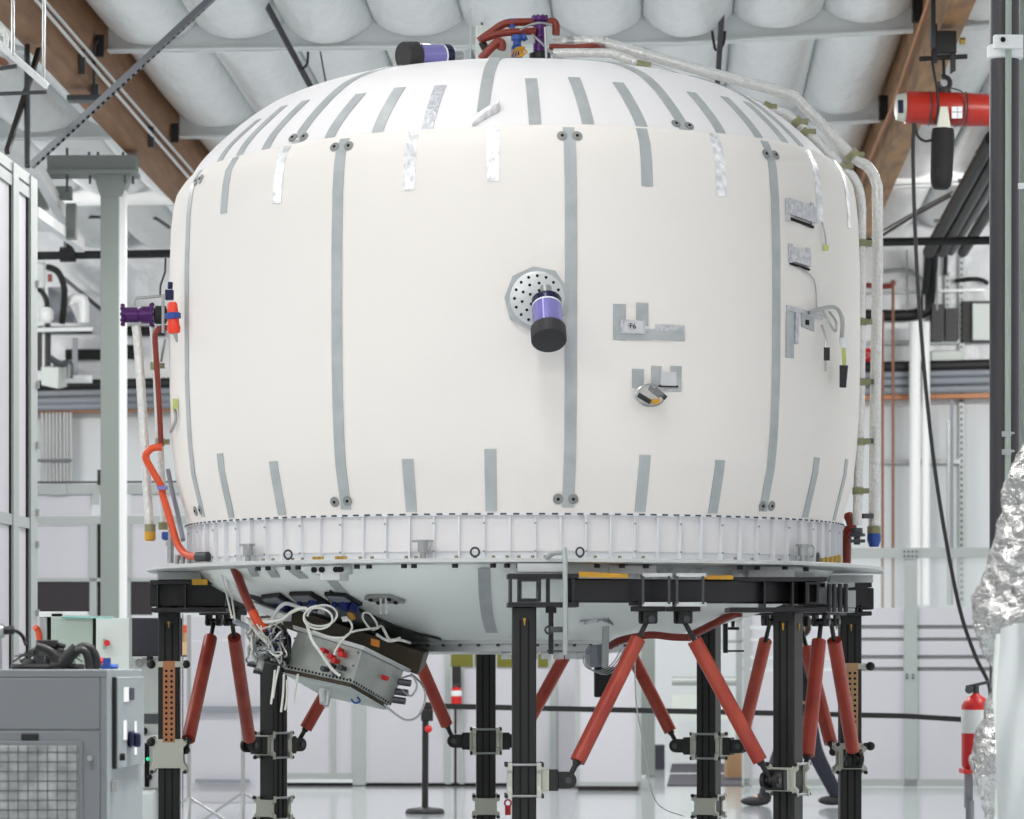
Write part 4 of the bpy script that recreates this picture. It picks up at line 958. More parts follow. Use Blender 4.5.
# ================================================================ BLACK STAND WITH RED STRUTS
ZT0, ZT1 = 1.69, 1.868
POSTS = {'A': (-.015, -2.2, 0), 'B': (1.486, -1.62, -30), 'C': (2.06, .15, 0), 'D': (1.339, 1.75, -23), 'E': (-.115, 2.2, 0), 'F': (-1.516, 1.62, 47), 'G': (-2.09, 0, 0)}
stand = T('support_stand', 'black steel octagonal support stand on seven posts around the module', 'stand', (VX, VY, 0))
W2 = .13
def frame(k):
    dx, dy, yaw = POSTS[k]; y = math.radians(yaw)
    return V((VX+dx, VY+dy, 0)), V((math.cos(y), math.sin(y), 0)), V((-math.sin(y), math.cos(y), 0))
for k in POSTS:
    p, ex, ey = frame(k); R_ = M.Rotation(math.radians(POSTS[k][2]), 3, 'Z')
    q = MB().box(p+V((0, 0, (ZT0-.0)/2+.01)), (W2, W2, ZT0-.02), R_)
    post = O('post', q, post_m, stand, bevel=.008)
    g = MB()
    for s in (-1, 1): g.box(p-ey*(W2/2+.001)+ex*(s*.022)+V((0, 0, .82)), (.01, .004, 1.6), R_)
    O('slot', g, hole_m, post)
    O('base_plate', MB().box(p+V((0, 0, .012)), (.3, .3, .024), R_), black_m, post)
# ring of beams, open at the front left
ringz = (1.715, 1.845)
def ringbeam(a, b):
    pa, pb_ = V((VX+a[0], VY+a[1], 0)), V((VX+b[0], VY+b[1], 0)); z = V((0, 0, 1.78))
    q = MB().bar(pa+z, pb_+z, .12, .13)
    return O('ring_beam', q, black_m, stand, bevel=.01)
seq = ['A', 'B', 'C', 'D', 'E', 'F', 'G']
for a, b in zip(seq, seq[1:]):
    k_ = .16 if a == 'A' else 0
    ringbeam([POSTS[a][i]+(POSTS[b][i]-POSTS[a][i])*k_ for i in (0, 1)], POSTS[b])
def node(px0, px1, Y, dep, y0, y1, fin=(), stub=None):
    a, b = P(px0, y1, Y), P(px1, y0, Y); cx = (a.x+b.x)/2; wx = b.x-a.x; t_ = .026
    O('node_plate', MB().box((cx, Y+dep/2, b.z-t_/2), (wx, dep, t_)), black_m, stand, bevel=.004)
    O('node_plate', MB().box((cx, Y+dep/2, a.z+t_/2), (wx, dep, t_)), black_m, stand, bevel=.004)
    for f_ in fin:
        x = P(f_, 590, Y).x; O('gusset', MB().box((x, Y+dep/2-.01, (a.z+b.z)/2), (.012, dep-.03, b.z-a.z-.05)), black_m, stand)
    if stub:
        s0, s1, sy0, sy1 = stub; c, d = P(s0, sy1, Y), P(s1, sy0, Y); q = MB(); w_ = .014
        ym = Y+dep/2; L_ = dep+.02
        for x in (c.x+w_/2, d.x-w_/2): q.box((x, ym, (c.z+d.z)/2), (w_, L_, d.z-c.z))
        for z in (c.z+w_/2, d.z-w_/2): q.box(((c.x+d.x)/2, ym, z), (d.x-c.x-.001, L_-.001, w_))
        O('tube_stub', q, black_m, stand)
node(508, 579, 18.93, .30, 573.5, 607, (511, 549, 574), (519, 541, 578, 601))
node(730, 827, 19.45, .34, 577, 612, (765, 793), (805.5, 819, 582, 604.5))
node(846, 872, 21.1, .4, 583, 615.5, (858, 862))
node(150, 226, 20.8, .4, 580, 612, (157, 185))
O('cross_beam', MB().box(P(187.5, 595, 20.98), (.455, .13, .14)), black_m, stand, bevel=.006)
O('cross_beam', MB().box(P(861, 599, 21.25), (.13, .2, .13)), black_m, stand, bevel=.006)
O('node_plate', MB().box(P(854, 594, 20.9), (.14, .1, .13)), black_m, stand)
# bright bolted splice near the right corner
sp = T('splice_assembly', 'bright bolted splice plates on the black ring beam at the right corner', 'splice', P(834, 612, 20.2))
O('plate', MB().box(P(838, 585, 20.3), (.17, .2, .025)), alu_m, sp); O('plate', MB().box(P(838, 610.5, 20.3), (.17, .2, .025)), alu_m, sp)
O('beam_face', MB().box(P(825, 598, 20.5), (.1, .06, .12)).box(P(850, 599, 20.6), (.06, .06, .1)), steel_m, sp)
q = MB()
for x in (829, 834, 840, 846): q.cyl(P(x, 584, 20.2), P(x, 612, 20.2), .012, n=8)
O('threaded_rod', q, dsteel_m, sp)
for i, x in enumerate((702, 715)): pass
# stiffener plates on the front beam above the strut mounts
for i, (x0, x1) in enumerate(((643, 669), (677, 703))):
    t = T('beam_clamp', '%s channel clamp holding strut mounts on the front black beam' % ('left' if i == 0 else 'right'), 'clamp', P((x0+x1)/2, 603, 19.2))
    O('plate', MB().box(P((x0+x1)/2, 575.5, 19.26), ((x1-x0)/182+.02, .2, .02)), flange_m, t); O('plate', MB().box(P((x0+x1)/2, 604.5, 19.26), ((x1-x0)/182+.02, .2, .022)), flange_m, t)
    for x in (x0, x1): O('side_rod', MB().bar(P(x, 576, 19.16), P(x, 604, 19.16), .014, .014), dsteel_m, t)
O('yellow_shim', MB().hexa([P(579, 577, 19.0), P(628, 578, 19.1), P(628, 578, 19.3), P(579, 577, 19.3)], [P(579, 571.5, 19.0), P(628, 574, 19.1), P(628, 574, 19.3), P(579, 571.5, 19.3)]), yellow_m, label='long orange yellow shim on the front black beam', cat='shim')
O('yellow_shim', MB().box(P(717, 577.5, 19.4), (.17, .1, .022)), yellow_m, label='short yellow shim on the front beam near right corner', cat='shim')
O('yellow_shim', MB().box(P(200, 582, 20.7), (.09, .08, .035)), yellow_m, label='small yellow block on the left black beam', cat='shim')
# jacking blocks between beam and flange
for x, y, Y, lab in ((541, 567, 18.97, 'left'), (632, 569, 19.3, 'middle'), (770, 573, 19.7, 'right'), (180, 575, 20.9, 'far left'), (850, 578, 21, 'far right')):
    O('spacer_block', MB().box(P(x, y+1, Y+.1), (.26, .16, .045)).cyl(P(x-6, y-2, Y+.1), P(x-6, y+5, Y+.1), .018, n=8).cyl(P(x+7, y-2, Y+.1), P(x+7, y+5, Y+.1), .018, n=8), flange_m, label='%s metal spacer block between flange and black beam' % lab, cat='spacer', group='spacer blocks under the flange')
# hook bolt under the front node
t = T('hook_bolt', 'black threaded hook bolt under the front node of the stand', 'bolt', P(551, 654, 19))
O('shank', MB().cyl(P(551, 607, 19), P(551, 654, 19), .014, n=10).cyl(P(551, 607, 19), P(551, 613, 19), .03, n=6), blackrub_m, t)
O('clip', MB().box(P(558, 629.5, 18.95), (.09, .05, .03)).torus(P(549, 630, 18.97), (0, 1, 0), .02, .006, 14, 6), dsteel_m, t)
O('foot_pin', MB().bar(P(547, 651, 19), P(564, 651, 19), .02, .012), dsteel_m, t)
# yellow keyhole stickers on the posts
for k, px, py, lab in (('A', 526, 621, 'front'), ('B', 783, 626, 'right front, left'), ('B', 801, 626, 'right front, right'), ('C', 850, 627, 'far right'), ('G', 169, 624, 'left')):
    p, ex, ey = frame(k); face = p-ey*(W2/2+.002)
    if px == 801: face = p+ex*(W2/2+.002)
    z = EYE+(CY-py)*face.y/F; nrm = -ey if px != 801 else ex; tx = ex if px != 801 else ey
    O('post_sticker', MB().prism([(math.cos(a)*.008, .009+math.sin(a)*.008) for a in [i*PI/5-.6*PI+.3*PI for i in range(9)]]+[(-.002, -.024), (.002, -.024)], face+V((0, 0, z)), tx, V((0, 0, 1)), nrm*.003), yellow_m, stand)
# clamps with clevises on the posts
def xplate(mb, c, n, u, w_, h, th):
    """plate with four corner lobes, centred at c, facing n"""
    a, b = w_/2, h/2; L_ = .026
    poly = [(-a*.72, b*.78), (-a*.86, b), (-a-.012, b+.012), (-a-.012, b-.03), (-a*.9, b*.45), (-a*.9, -b*.45), (-a-.012, -b+.03), (-a-.012, -b-.012), (-a*.86, -b), (-a*.72, -b*.78),
            (a*.72, -b*.78), (a*.86, -b), (a+.012, -b-.012), (a+.012, -b+.03), (a*.9, -b*.45), (a*.9, b*.45), (a+.012, b-.03), (a+.012, b+.012), (a*.86, b), (a*.72, b*.78)]
    return mb.prism(poly, c-n*th/2, u, V((0, 0, 1)), n*th)
def clampset(k, py, axis, sides, label, h=.17, wplate=.17):
    """axis 'x' or 'y': which way the plates face in the post's own frame; sides: which carry a clevis"""
    p, ex, ey = frame(k); n, u = (ex, ey) if axis == 'x' else (ey, ex)
    z = EYE+(CY-py)*p.y/F; c = p+V((0, 0, z))
    t = T('post_clamp', label, 'clamp', c-V((0, 0, h/2)))
    for s in (-1, 1):
        O('clamp_plate', xplate(MB(), c+n*(s*(W2/2+.014)), n*s, u, wplate, h, .026), plate_m, t, bevel=.003)
        for i in (-1, 1):
            for j in (-1, 1): O('nut', MB().cyl(c+n*(s*(W2/2+.024))+u*(i*wplate/2)+V((0, 0, j*h/2)), c+n*(s*(W2/2+.04))+u*(i*wplate/2)+V((0, 0, j*h/2)), .013, n=6), clevis_m, t)
    for i in (-1, 1):
        for j in (-1, 1): O('tie_rod', MB().cyl(c-n*(W2/2+.02)+u*(i*wplate/2)+V((0, 0, j*h/2)), c+n*(W2/2+.02)+u*(i*wplate/2)+V((0, 0, j*h/2)), .008, n=8), steel_m, t)
    piv = {}
    for s in sides:
        sg = 1 if s == '+' else -1; a = n*sg
        if k in ('A', 'B'):
            O('spacer', MB().bar(c+a*(W2/2+.028), c+a*(W2/2+.07), .11, .12), plate_m, t, bevel=.004); e = .07
        else:
            O('spacer', MB().bar(c+a*(W2/2+.028), c+a*(W2/2+.045), .12, .13), plate_m, t, bevel=.003); e = .045
        q = MB().bar(c+a*(W2/2+e), c+a*(W2/2+e+.05), .11, .115)
        for i in (-1, 1):
            q.bar(c+a*(W2/2+e+.05)+u*(i*.036), c+a*(W2/2+e+.11)+u*(i*.036), .024, .09)
            q.cyl(c+a*(W2/2+e+.105)+u*(i*.025), c+a*(W2/2+e+.105)+u*(i*.05), .045, n=14)
        O('clevis', q, clevis_m, t, bevel=.004)
        O('clevis_pin', MB().cyl(c+a*(W2/2+e+.105)-u*.058, c+a*(W2/2+e+.105)+u*.058, .018, n=12), dsteel_m, t)
        piv[s] = c+a*(W2/2+e+.105)
    return piv
PV_ = {}
PV_['A'] = clampset('A', 780, 'x', '+', 'pale clamp on the front post holding one strut clevis')
PV_['B'] = clampset('B', 779, 'y', '-', 'pale clamp with clevis on the right front post')
PV_['C'] = clampset('C', 758, 'y', '-', 'pale clamp facing the camera on the far right post')
PV_['D'] = clampset('D', 746, 'x', '-+', 'pale clamp with two clevises on the post behind the crossing struts', .16, .15)
PV_['E'] = clampset('E', 741, 'x', '-+', 'pale clamp with two clevises on the middle rear post', .16, .15)
PV_['F'] = clampset('F', 745, 'x', '-+', 'pale clamp with two clevises on the rear left post under the electronics', .16, .15)
PV_['G'] = clampset('G', 755, 'y', '', 'pale plain clamp below the copper plate on the left post', .2, .2)
# lower spare clamps
for k, py, ax, lab in (('D', 806, 'y', 'lower pale clamp near the floor on the rear post behind crossing struts'), ('E', 806, 'y', 'lower pale clamp near the floor on the middle rear post'),
                       ('F', 808, 'x', 'lower pale clamp near the floor on the rear left post')):
    clampset(k, py, ax, '', lab, .14, .16)
# copper perforated plates
for k, px0, px1, py0, py1, lab in (('G', 163, 175, 661, 747, 'perforated copper plate on the left black post'), ('C', 846.5, 858, 663, 751, 'perforated tan plate on the far right black post')):
    p, ex, ey = frame(k); Y = p.y-W2/2-.012
    a, b = P(px0, py1, Y), P(px1, py0, Y)
    t = T('perforated_plate', lab, 'plate', a)
    m = copper_m if k == 'G' else tan_m
    O('plate', MB().box(((a.x+b.x)/2, Y, (a.z+b.z)/2), (b.x-a.x, .014, b.z-a.z)), m, t)
    q = MB(); n_ = 14
    for i in range(n_):
        for s in (.28, .72):
            x = a.x+(b.x-a.x)*s; z = b.z-(b.z-a.z)*(.115+.80*i/(n_-1)); q.cyl((x, Y-.009, z), (x, Y+.001, z), .0085, n=10)
    O('hole_row', q, hole_m, t)
    for z in (b.z-.02, a.z+.03):
        tb = O('clamp_bar', MB().box((p.x, Y+.004, z), (.2, .02, .035)), plate_m, t)
        O('knob', MB().ball((p.x-.105 if k == 'G' else p.x+.115, Y-.01, z), .028, 12), blackrub_m, t)
        if k == 'G': O('knob', MB().ball((p.x+.105, Y+.01, z), .026, 12), blackrub_m, t)
# struts
def topmount(px, py, Y, label, az=0):
    c = P(px, py, Y); t = T('strut_mount', label, 'strut mount', c-V((0, 0, .05))); R_ = M.Rotation(az, 3, 'Z')
    O('mount_plate', MB().box(c+V((0, 0, .045)), (.155, .14, .03), R_).box(c+V((0, 0, .075)), (.17, .16, .025), R_), clevis_m, t, bevel=.004)
    q = MB()
    ey = R_ @ V((0, 1, 0)); ex = R_ @ V((1, 0, 0))
    for s in (-1, 1): q.box(c+ey*(s*.035)+V((0, 0, .0)), (.085, .022, .075), R_)
    O('clevis', q, clevis_m, t, bevel=.01)
    O('clevis_pin', MB().cyl(c-ey*.055-V((0, 0, .012)), c+ey*.055-V((0, 0, .012)), .02, n=12), dsteel_m, t)
    return c-V((0, 0, .012))
TM = {}
for nm, px, py, Y, lab, az in (('1', 214, 620, 22.0, 'left strut mount under the left black beam', 1.2), ('2', 232, 620, 21.8, 'right strut mount under the left black beam', 1.2),
       ('6', 648, 617, 19.3, 'left strut mount under the front black beam', .3), ('8', 683, 617, 19.4, 'right strut mount under the front black beam', .3),
       ('10', 821, 620, 20.3, 'left strut mount under the right corner beam', 1.1), ('11', 831, 620, 20.6, 'right strut mount under the right corner beam', 1.1),
       ('9', 770, 620, 22.3, 'strut mount under the rear right beam', -1.1), ('12', 800, 621, 22, 'hidden strut mount behind right front post', -1.1)):
    TM[nm] = topmount(px, py, Y, lab, az)
def strut(label, a, b, t0, t1, r=.0425):
    a, b = V(a), V(b); d = b-a; t = T('red_strut', label, 'strut', b)
    O('tube', MB().lathe([(r*.7, 0), (r, .0), (r, (t1-t0)*d.length), (r*.7, (t1-t0)*d.length)], a+d*t0, d, 22), red_m, t)
    O('rod_end', MB().cyl(a, a+d*(t0+.01), .014, n=10).ball(a, .024, 10), clevis_m, t)
    O('rod_end', MB().cyl(a+d*(t1-.01), b, .015, n=10).ball(b, .026, 10).cyl(a+d*(t1-.005), a+d*(t1+.02), .022, n=8), clevis_m, t)
EP = PV_['E']; DP = PV_['D']; FP = PV_['F']
strut('left of the two red struts under the left beam, ending at the copper plate post', TM['1'], P(186, 750, 21.25), .13, .92)
strut('right of the two red struts under the left beam', TM['2'], FP['-'], .12, .94)
strut('red strut half hidden by the electronics box, leaning right', P(366, 622, 23.0), FP['+'], .12, .87)
strut('red strut right of the electronics box, leaning left', P(402, 622, 23.1), EP['-'], .20, .86)
strut('short visible red strut behind the front post', P(580, 628, 23.2), EP['+'], .23, .88)
strut('front red strut leaning right, left one of the crossing pair', TM['6'], PV_['A']['+'], .125, .885)
strut('thin dark red strut behind the front left leaning strut', P(618, 628, 23.2), DP['-'], .24, .88)
strut('front red strut leaning left, nearest the right front post', TM['8'], PV_['B']['-'], .13, .88)
strut('rear red strut passing behind the front right strut', TM['9'], DP['+'], .15, .9)
strut('glossy red strut just right of the right front post', TM['10'], P(806, 766, 20.0), .13, .93)
strut('dull red strut in front of the tan perforated plate', TM['11'], PV_['C']['-'], .13, .93)
strut('short red strut behind the glossy strut at right', TM['12'], P(833, 752, 21.6), .2, .93)
# ================================================================ PAYLOAD PALLET UNDER THE MODULE, FRONT LEFT
t = T('equipment_pallet', 'dark olive brown equipment pallet slanting under the lower dome', 'pallet', P(360, 672, 20.3))
O('slab', MB().hexa([P(268, 622, 20.5), P(418, 675, 20.15), P(424, 668, 20.9), P(280, 618, 21.2)], [P(262, 598, 20.5), P(424, 653, 20.15), P(430, 650, 20.9), P(276, 596, 21.2)]), brown_m, t, bevel=.005)
O('orange_label', MB().prism([(0, 0), (.05, -.015), (.048, -.055), (-.002, -.04)], P(371, 638, 20.05), (1, 0, 0), (0, 0, 1), (0, .02, 0)), orangelab_m, t)
N_, L_, R_ = (P(362, 650, 19.72), P(352, 683, 19.72)), (P(298, 631, 20.05), P(283, 668, 20.05)), (P(404, 671, 20.0), P(391, 706, 20.0))
Ft, Fb = L_[0]+R_[0]-N_[0], L_[1]+R_[1]-N_[1]
eb = T('electronics_box', 'galvanised electronics box with red connectors tilted under the dome', 'electronics box', N_[1])
O('body', MB().hexa([L_[1], N_[1], R_[1], Fb], [L_[0], N_[0], R_[0], Ft]), box_m, eb, bevel=.004)
ct = (L_[0]+R_[0])/2; upn = (N_[0]-N_[1]).normalized()
def exp_(p, k, d): return ct+(p-ct)*k+upn*d
O('lid', MB().hexa([exp_(p, 1.09, .0) for p in (L_[0], N_[0], R_[0], Ft)], [exp_(p, 1.12, .022) for p in (L_[0], N_[0], R_[0], Ft)]), flange_m, eb)
cb = (L_[1]+R_[1])/2
def exb(p, k, d): return cb+(p-cb)*k-upn*d
O('slit', MB().hexa([exb(p, .93, .03) for p in (L_[1], N_[1], R_[1], Fb)], [exb(p, .93, -.002) for p in (L_[1], N_[1], R_[1], Fb)]), brown_m, eb)
O('bottom_tray', MB().hexa([exb(p, .86, .036) for p in (L_[1], N_[1], R_[1], Fb)], [exb(p, .99, .024) for p in (L_[1], N_[1], R_[1], Fb)]), cab_m, eb)
e1 = (N_[1]-L_[1]); e2 = (R_[1]-N_[1]); n1 = e1.cross(upn).normalized(); n1 = n1 if n1.y < 0 else -n1; n2 = e2.cross(upn).normalized(); n2 = n2 if n2.y < 0 else -n2
q = MB()
for i in range(20): q.box(L_[1]+e1*((i+.5)/20)+upn*.012+n1*.001, (.012, .006, .012))
for i in range(16): q.box(N_[1]+e2*((i+.5)/16)+upn*.012+n2*.001, (.01, .006, .012))
O('vent_hole', q, hole_m, eb)
hbox = (N_[0]-N_[1]).length
def face1(a, b): return L_[1]+e1*a+upn*(b*hbox)
def face2(a, b): return N_[1]+e2*a+upn*(b*hbox)
for a, b in ((.54, .74), (.66, .62), (.74, .86), (.80, .74), (.62, .22), (.73, .52), (.70, .36), (.85, .36), (.80, .16)):
    p = face1(a, b); O('connector', MB().cyl(p, p+n1*.035, .014, n=12).cyl(p+n1*.03, p+n1*.05, .017, n=12), redb_m if b > .4 or a < .6 else dsteel_m, eb)
p = face2(.62, .62); O('connector', MB().cyl(p, p+n2*.04, .014, n=12), redb_m, eb)
q = MB()
for a, b in ((.04, .93), (.04, .5), (.03, .15), (.96, .9), (.95, .5), (.96, .1)): q.cyl(face1(a, b), face1(a, b)+n1*.004, .006, n=6)
O('corner_screw', q, dsteel_m, eb)
for b in (.75, .45, .2):
    p = face2(1.0, b); O('side_plug', MB().cyl(p, p+V((.07, -.02, -.01)), .02, n=10), dsteel_m, eb)
# blue connector boards fixed to the lower dome above the pallet
for i, pts in enumerate((((262, 594), (280, 592), (298, 604), (274, 607)), ((290, 591), (312, 590.5), (331, 602), (306, 604)), ((325, 591), (346, 592), (363, 602), (340, 604)))):
    hs = [hit(*p) for p in pts]
    def qd(s, v, off, hs=hs):
        az_ = (hs[0][0]*(1-s)+hs[1][0]*s)*(1-v)+(hs[3][0]*(1-s)+hs[2][0]*s)*v; r_ = (hs[0][1]*(1-s)+hs[1][1]*s)*(1-v)+(hs[3][1]*(1-s)+hs[2][1]*s)*v
        return bowl_pt(az_, r_, off)
    t = T('socket_board', '%s of three dark boards of blue sockets on the lower dome' % ['left', 'middle', 'right'][i], 'board', qd(.5, .5, .01))
    O('frame_plate', MB().shell(lambda a, b, off: qd(a, b, .004+off), 4, 4, .02), blackrub_m, t)
    O('inner_plate', MB().shell(lambda a, b, off: qd(.12+.76*a, .08+.40*b, .02+off), 3, 3, .012), ledge_m, t)
    q = MB(); rr = random.Random(i)
    for k in range(10):
        s, v = .15+.7*rr.random(), .45+.5*rr.random(); q.cyl(qd(s, v, .02), qd(s, v, .065), .017, n=8)
    O('socket', q, dkblue_m, t)
O('yellow_connector', MB().cyl(P(350, 612, 19.95), P(353, 620, 19.95), .018, n=10), yellow_m, label='yellow connector hanging below the right blue panel', cat='connector')
O('cable_clip', MB().box(P(345, 619, 19.9), (.03, .03, .03)), white_m, label='small white cable clip under the blue panels', cat='clip')
O('dark_strap', MB().bar(P(240, 588, 20.6), P(290, 615, 20.3), .06, .03), blackrub_m, label='black strap slanting under the flange at left', cat='strap')
O('pale_rail', MB().bar(P(250, 604, 20.5), P(288, 618, 20.2), .05, .04), white_m, label='white rail slanting under the left of the lower dome', cat='rail')
# white coiled cables
def wc(label, pts, r=.0062, m=cable_m, sub=6): return O('cable', MB().tube([P(*p) for p in pts], r, 7, sub), m, label=label, cat='cable')
coil = [(305+14*math.cos(a)+.9*(a/6.28)*3, 616+9*math.sin(a)*1.0+(a/6.28)*2, 19.75-.01*a) for a in [i*.42+3.2 for i in range(34)]]
coil = [(320+15*math.cos(a)+2.6*math.sin(a*.37), 617+10.5*math.sin(a)+2.0*math.cos(a*.5), 19.72-.004*i) for i, a in enumerate([k*.42+3.2 for k in range(34)])]
wc('white coiled cable lying on top of the electronics box', coil)
wc('white cable falling from the coil to the red connectors', [(307, 624, 19.7), (312, 640, 19.6), (320, 652, 19.58), (331, 668, 19.6), (340, 676, 19.6)], .009)
wc('white cable curving from the coil to the right of the box', [(313, 631, 19.7), (330, 637, 19.66), (345, 637, 19.66), (352, 628, 19.7), (349, 620, 19.75), (342, 618, 19.8)])
wc('white cable rising from connectors to a clip on the pallet', [(334, 655, 19.6), (338, 646, 19.6), (350, 633, 19.66), (368, 629, 19.75), (378, 628, 19.85)])
wc('white cable loop standing above the pallet edge', [(370, 629, 19.9), (363, 619, 19.9), (364, 613, 19.9), (370, 614, 19.9), (376, 622, 19.9), (377, 628, 19.9), (372, 630, 19.9)])
wc('white lead zigzag right of the cable loop', [(373, 630, 19.95), (381, 626, 19.95), (385, 632, 19.95), (390, 640, 19.95), (400, 638, 20)], .008, sub=3)
wc('second white lead running to the hub at right', [(376, 634, 19.95), (388, 641, 19.95), (399, 640, 20), (410, 643, 20.2)], .008, sub=3)
wc('thin pale cable looping from the box bottom to its right side', [(384, 704, 19.9), (394, 713, 19.9), (406, 720, 19.9), (417, 717, 19.9), (424, 705, 19.9), (425, 692, 19.9), (420, 682, 19.95), (411, 674, 20)], .006, steel_m)
wc('small grey lead loop at the right end of the box', [(402, 678, 19.9), (412, 676, 19.85), (417, 686, 19.85), (411, 696, 19.85), (402, 690, 19.9)], .006, steel_m)
wc('thick grey cable arching at left above the pallet', [(268, 632, 20), (274, 615, 20), (284, 604, 20), (296, 606, 19.95), (303, 610, 19.9)], .012, flange_m)
wc('white cable from the left bundle to the coil', [(262, 622, 20), (280, 620, 19.9), (292, 612, 19.9), (303, 608, 19.85), (310, 611, 19.8)], .01)
hose('dark red hose slanting under the flange to the wire bundle', [(234, 567, 20.3), (240, 582, 20.2), (247, 600, 20.1), (254, 615, 20.05)], .026, redd_m)
hose('bright orange hose end meeting the wire bundle', [(253, 612, 20.03), (257, 621, 20.0), (266, 630, 20.0)], .028, orange_m)
for i, (a, b, c) in enumerate((((220, 567), (226, 592), (232, 618)), ((223, 567), (231, 595), (235, 620)), ((231, 570), (240, 596), (250, 609)), ((238, 575), (245, 598), (252, 610)))):
    wc('white wire dropping from the left of the flange into the bundle', [(a[0], a[1], 20.5), (b[0], b[1], 20.4), (c[0], c[1], 20.2)], .0055).__setitem__('group', 'wires under the left of the flange')
wc('grey sheathed cable from left strut mount into the wire bundle', [(235, 621, 20.3), (245, 626, 20.2), (256, 631, 20.1), (268, 640, 20)], .018, ledge_m)
rr = random.Random(3)
def scrib(n_, x0, x1, y0, y1, Y, r, m, lab, grp):
    for i in range(n_):
        p = [(rr.uniform(x0, x1), rr.uniform(y0, y1), Y+rr.uniform(-.12, .12)) for _ in range(5)]
        o = wc(lab, p, r, m); o['group'] = grp
scrib(14, 246, 286, 628, 664, 20.0, .007, steel_m, 'tangled steel grey lead in the wire bundle left of the box', 'grey leads left of the box')
scrib(9, 246, 290, 616, 660, 20.0, .005, cable_m, 'tangled white lead in the wire bundle left of the box', 'white leads left of the box')
scrib(10, 256, 292, 622, 668, 20.05, .009, clevis_m, 'tangled dark lead in the wire bundle left of the box', 'dark leads left of the box')
scrib(3, 258, 288, 626, 656, 20.05, .005, dkblue_m, 'tangled blue lead in the wire bundle left of the box', 'blue leads left of the box')
for i, (x, y) in enumerate(((252, 661), (258, 668))):
    t = T('connector_plug', '%s round plug hanging from the wire bundle' % ('left' if i == 0 else 'right'), 'plug', P(x, y+6, 19.9))
    O('shell', MB().cyl(P(x+2, y-6, 19.95), P(x, y+3, 19.9), .025, n=14), flange_m, t); O('cap', MB().cyl(P(x, y+3, 19.9), P(x-.6, y+6, 19.9), .027, n=14), cap_m, t)
for i, (x, y, h_, w_) in enumerate(((275, 680, 24, 0), (284, 684, 28, 1), (298, 684, 20, -1), (287, 690, 20, 2), (279, 676, 22, -2))):
    wc('white ribbon lead dangling below the tilted box', [(x, y-10, 19.95), (x-2+w_, y+h_*.4, 19.93), (x-4+w_, y+h_, 19.9)], .007).__setitem__('group', 'dangling white leads')
t = T('turnbuckle', 'grey turnbuckle fitting hanging below the tilted box', 'fitting', P(325, 707, 19.9))
O('body', MB().cyl(P(322, 690, 19.95), P(323, 703, 19.9), .02, n=10).cyl(P(329, 692, 19.95), P(326, 706, 19.9), .016, n=10), flange_m, t)
for x, y in ((356, 700), (352, 701)): pass
O('blue_wire', MB().tube([P(351, 699, 19.85), P(355, 703, 19.85), P(360, 701, 19.85), P(357, 697, 19.85)], .006, 6, 4), blue_m, label='small blue wire loop under the tilted box', cat='wire')
# under the hub: red drain pipes, nozzle, rack
hose('red pipe crossing behind the front strut tops', [(610, 646, 20.4), (622, 640, 20.3), (650, 635, 20.2), (672, 637, 20.1), (690, 637.5, 20.0)], .022, redd_m, name='red_pipe', cat='pipe')
hose('red pipe slanting up under the right of the lower dome', [(690, 636, 20.3), (712, 625, 20.4), (732, 615, 20.5), (742, 613, 20.5)], .024, redd_m, name='red_pipe', cat='pipe')
t = T('drain_valve', 'dark grey drain valve with cage under the hub', 'valve', P(597, 668, 20.3))
O('body', MB().lathe([(.04, 0), (.065, .02), (.065, .10), (.045, .13)], P(598, 667, 20.3), (-.1, 0, 1), 8), ledge_m, t)
q = MB()
for k in range(4): q.tube([P(583+k*2, 655, 20.2), P(585+k*2, 666+k, 20.2), P(598+k*3, 671+k*1.2, 20.15), P(612+k*3, 664, 20.2), P(622+k*3, 648, 20.25)], .0035, 6, 3)
O('cage_wire', q, steel_m, t)
O('pipe_bundle', MB().cyl(P(606, 612, 20.2), P(605, 668, 20.2), .02, n=8), alu_m, label='upright pale tube in front of the drain valve', cat='tube')
O('black_instrument', MB().box(P(605, 682, 23), (.14, .14, .2)), blackrub_m, label='black instrument block behind the front left leaning strut', cat='instrument', bevel=.01)
wc('thin white string hanging from the stand to the floor clamp', [(635, 640, 21), (636, 700, 21), (643, 740, 21.2), (655, 800, 21.4), (683, 816, 21.6)], .004)
for i in range(8):
    a0 = -.1+.12*i
    O('hub_fitting', MB().box(cyl(a0, .66, zb-.085), (.06, .05, .04)), flange_m, label='small metal fitting under the hub of the lower dome', cat='fitting', group='fittings under the hub')
O('foil_star', MB().tube([P(600+math.cos(i*2.4)*22*(.4+.6*(i % 2)), 617+math.sin(i*2.4)*9*(.4+.6*(i % 2)), 20.0) for i in range(10)], .012, 6), crinkle_m, label='crinkled foil tuft under the front of the lower dome', cat='foil')
# stand tee handles behind at right
O('tee_handle', MB().cyl(P(733, 618, 22.5), P(733, 627, 22.5), .012, n=8).bar(P(728, 628.5, 22.5), P(739, 628.5, 22.5), .02, .018), blackrub_m, label='small black tee handle behind the right struts', cat='handle')
O('tee_handle', MB().cyl(P(725.5, 620, 22.6), P(725.5, 653, 22.6), .016, n=8).bar(P(724, 651, 22.6), P(744, 651, 22.6), .015, .012), blackrub_m, label='long black rod beside the small tee handle', cat='rod')
O('floor_shackle', MB().torus(P(508, 803, 23.3), (0, 1, 0), .022, .006, 14, 6).cyl(P(508, 806, 23.3), P(508, 815, 23.3), .02, n=8), redb_m, label='small red lifting shackle beside the front post near the floor', cat='shackle')
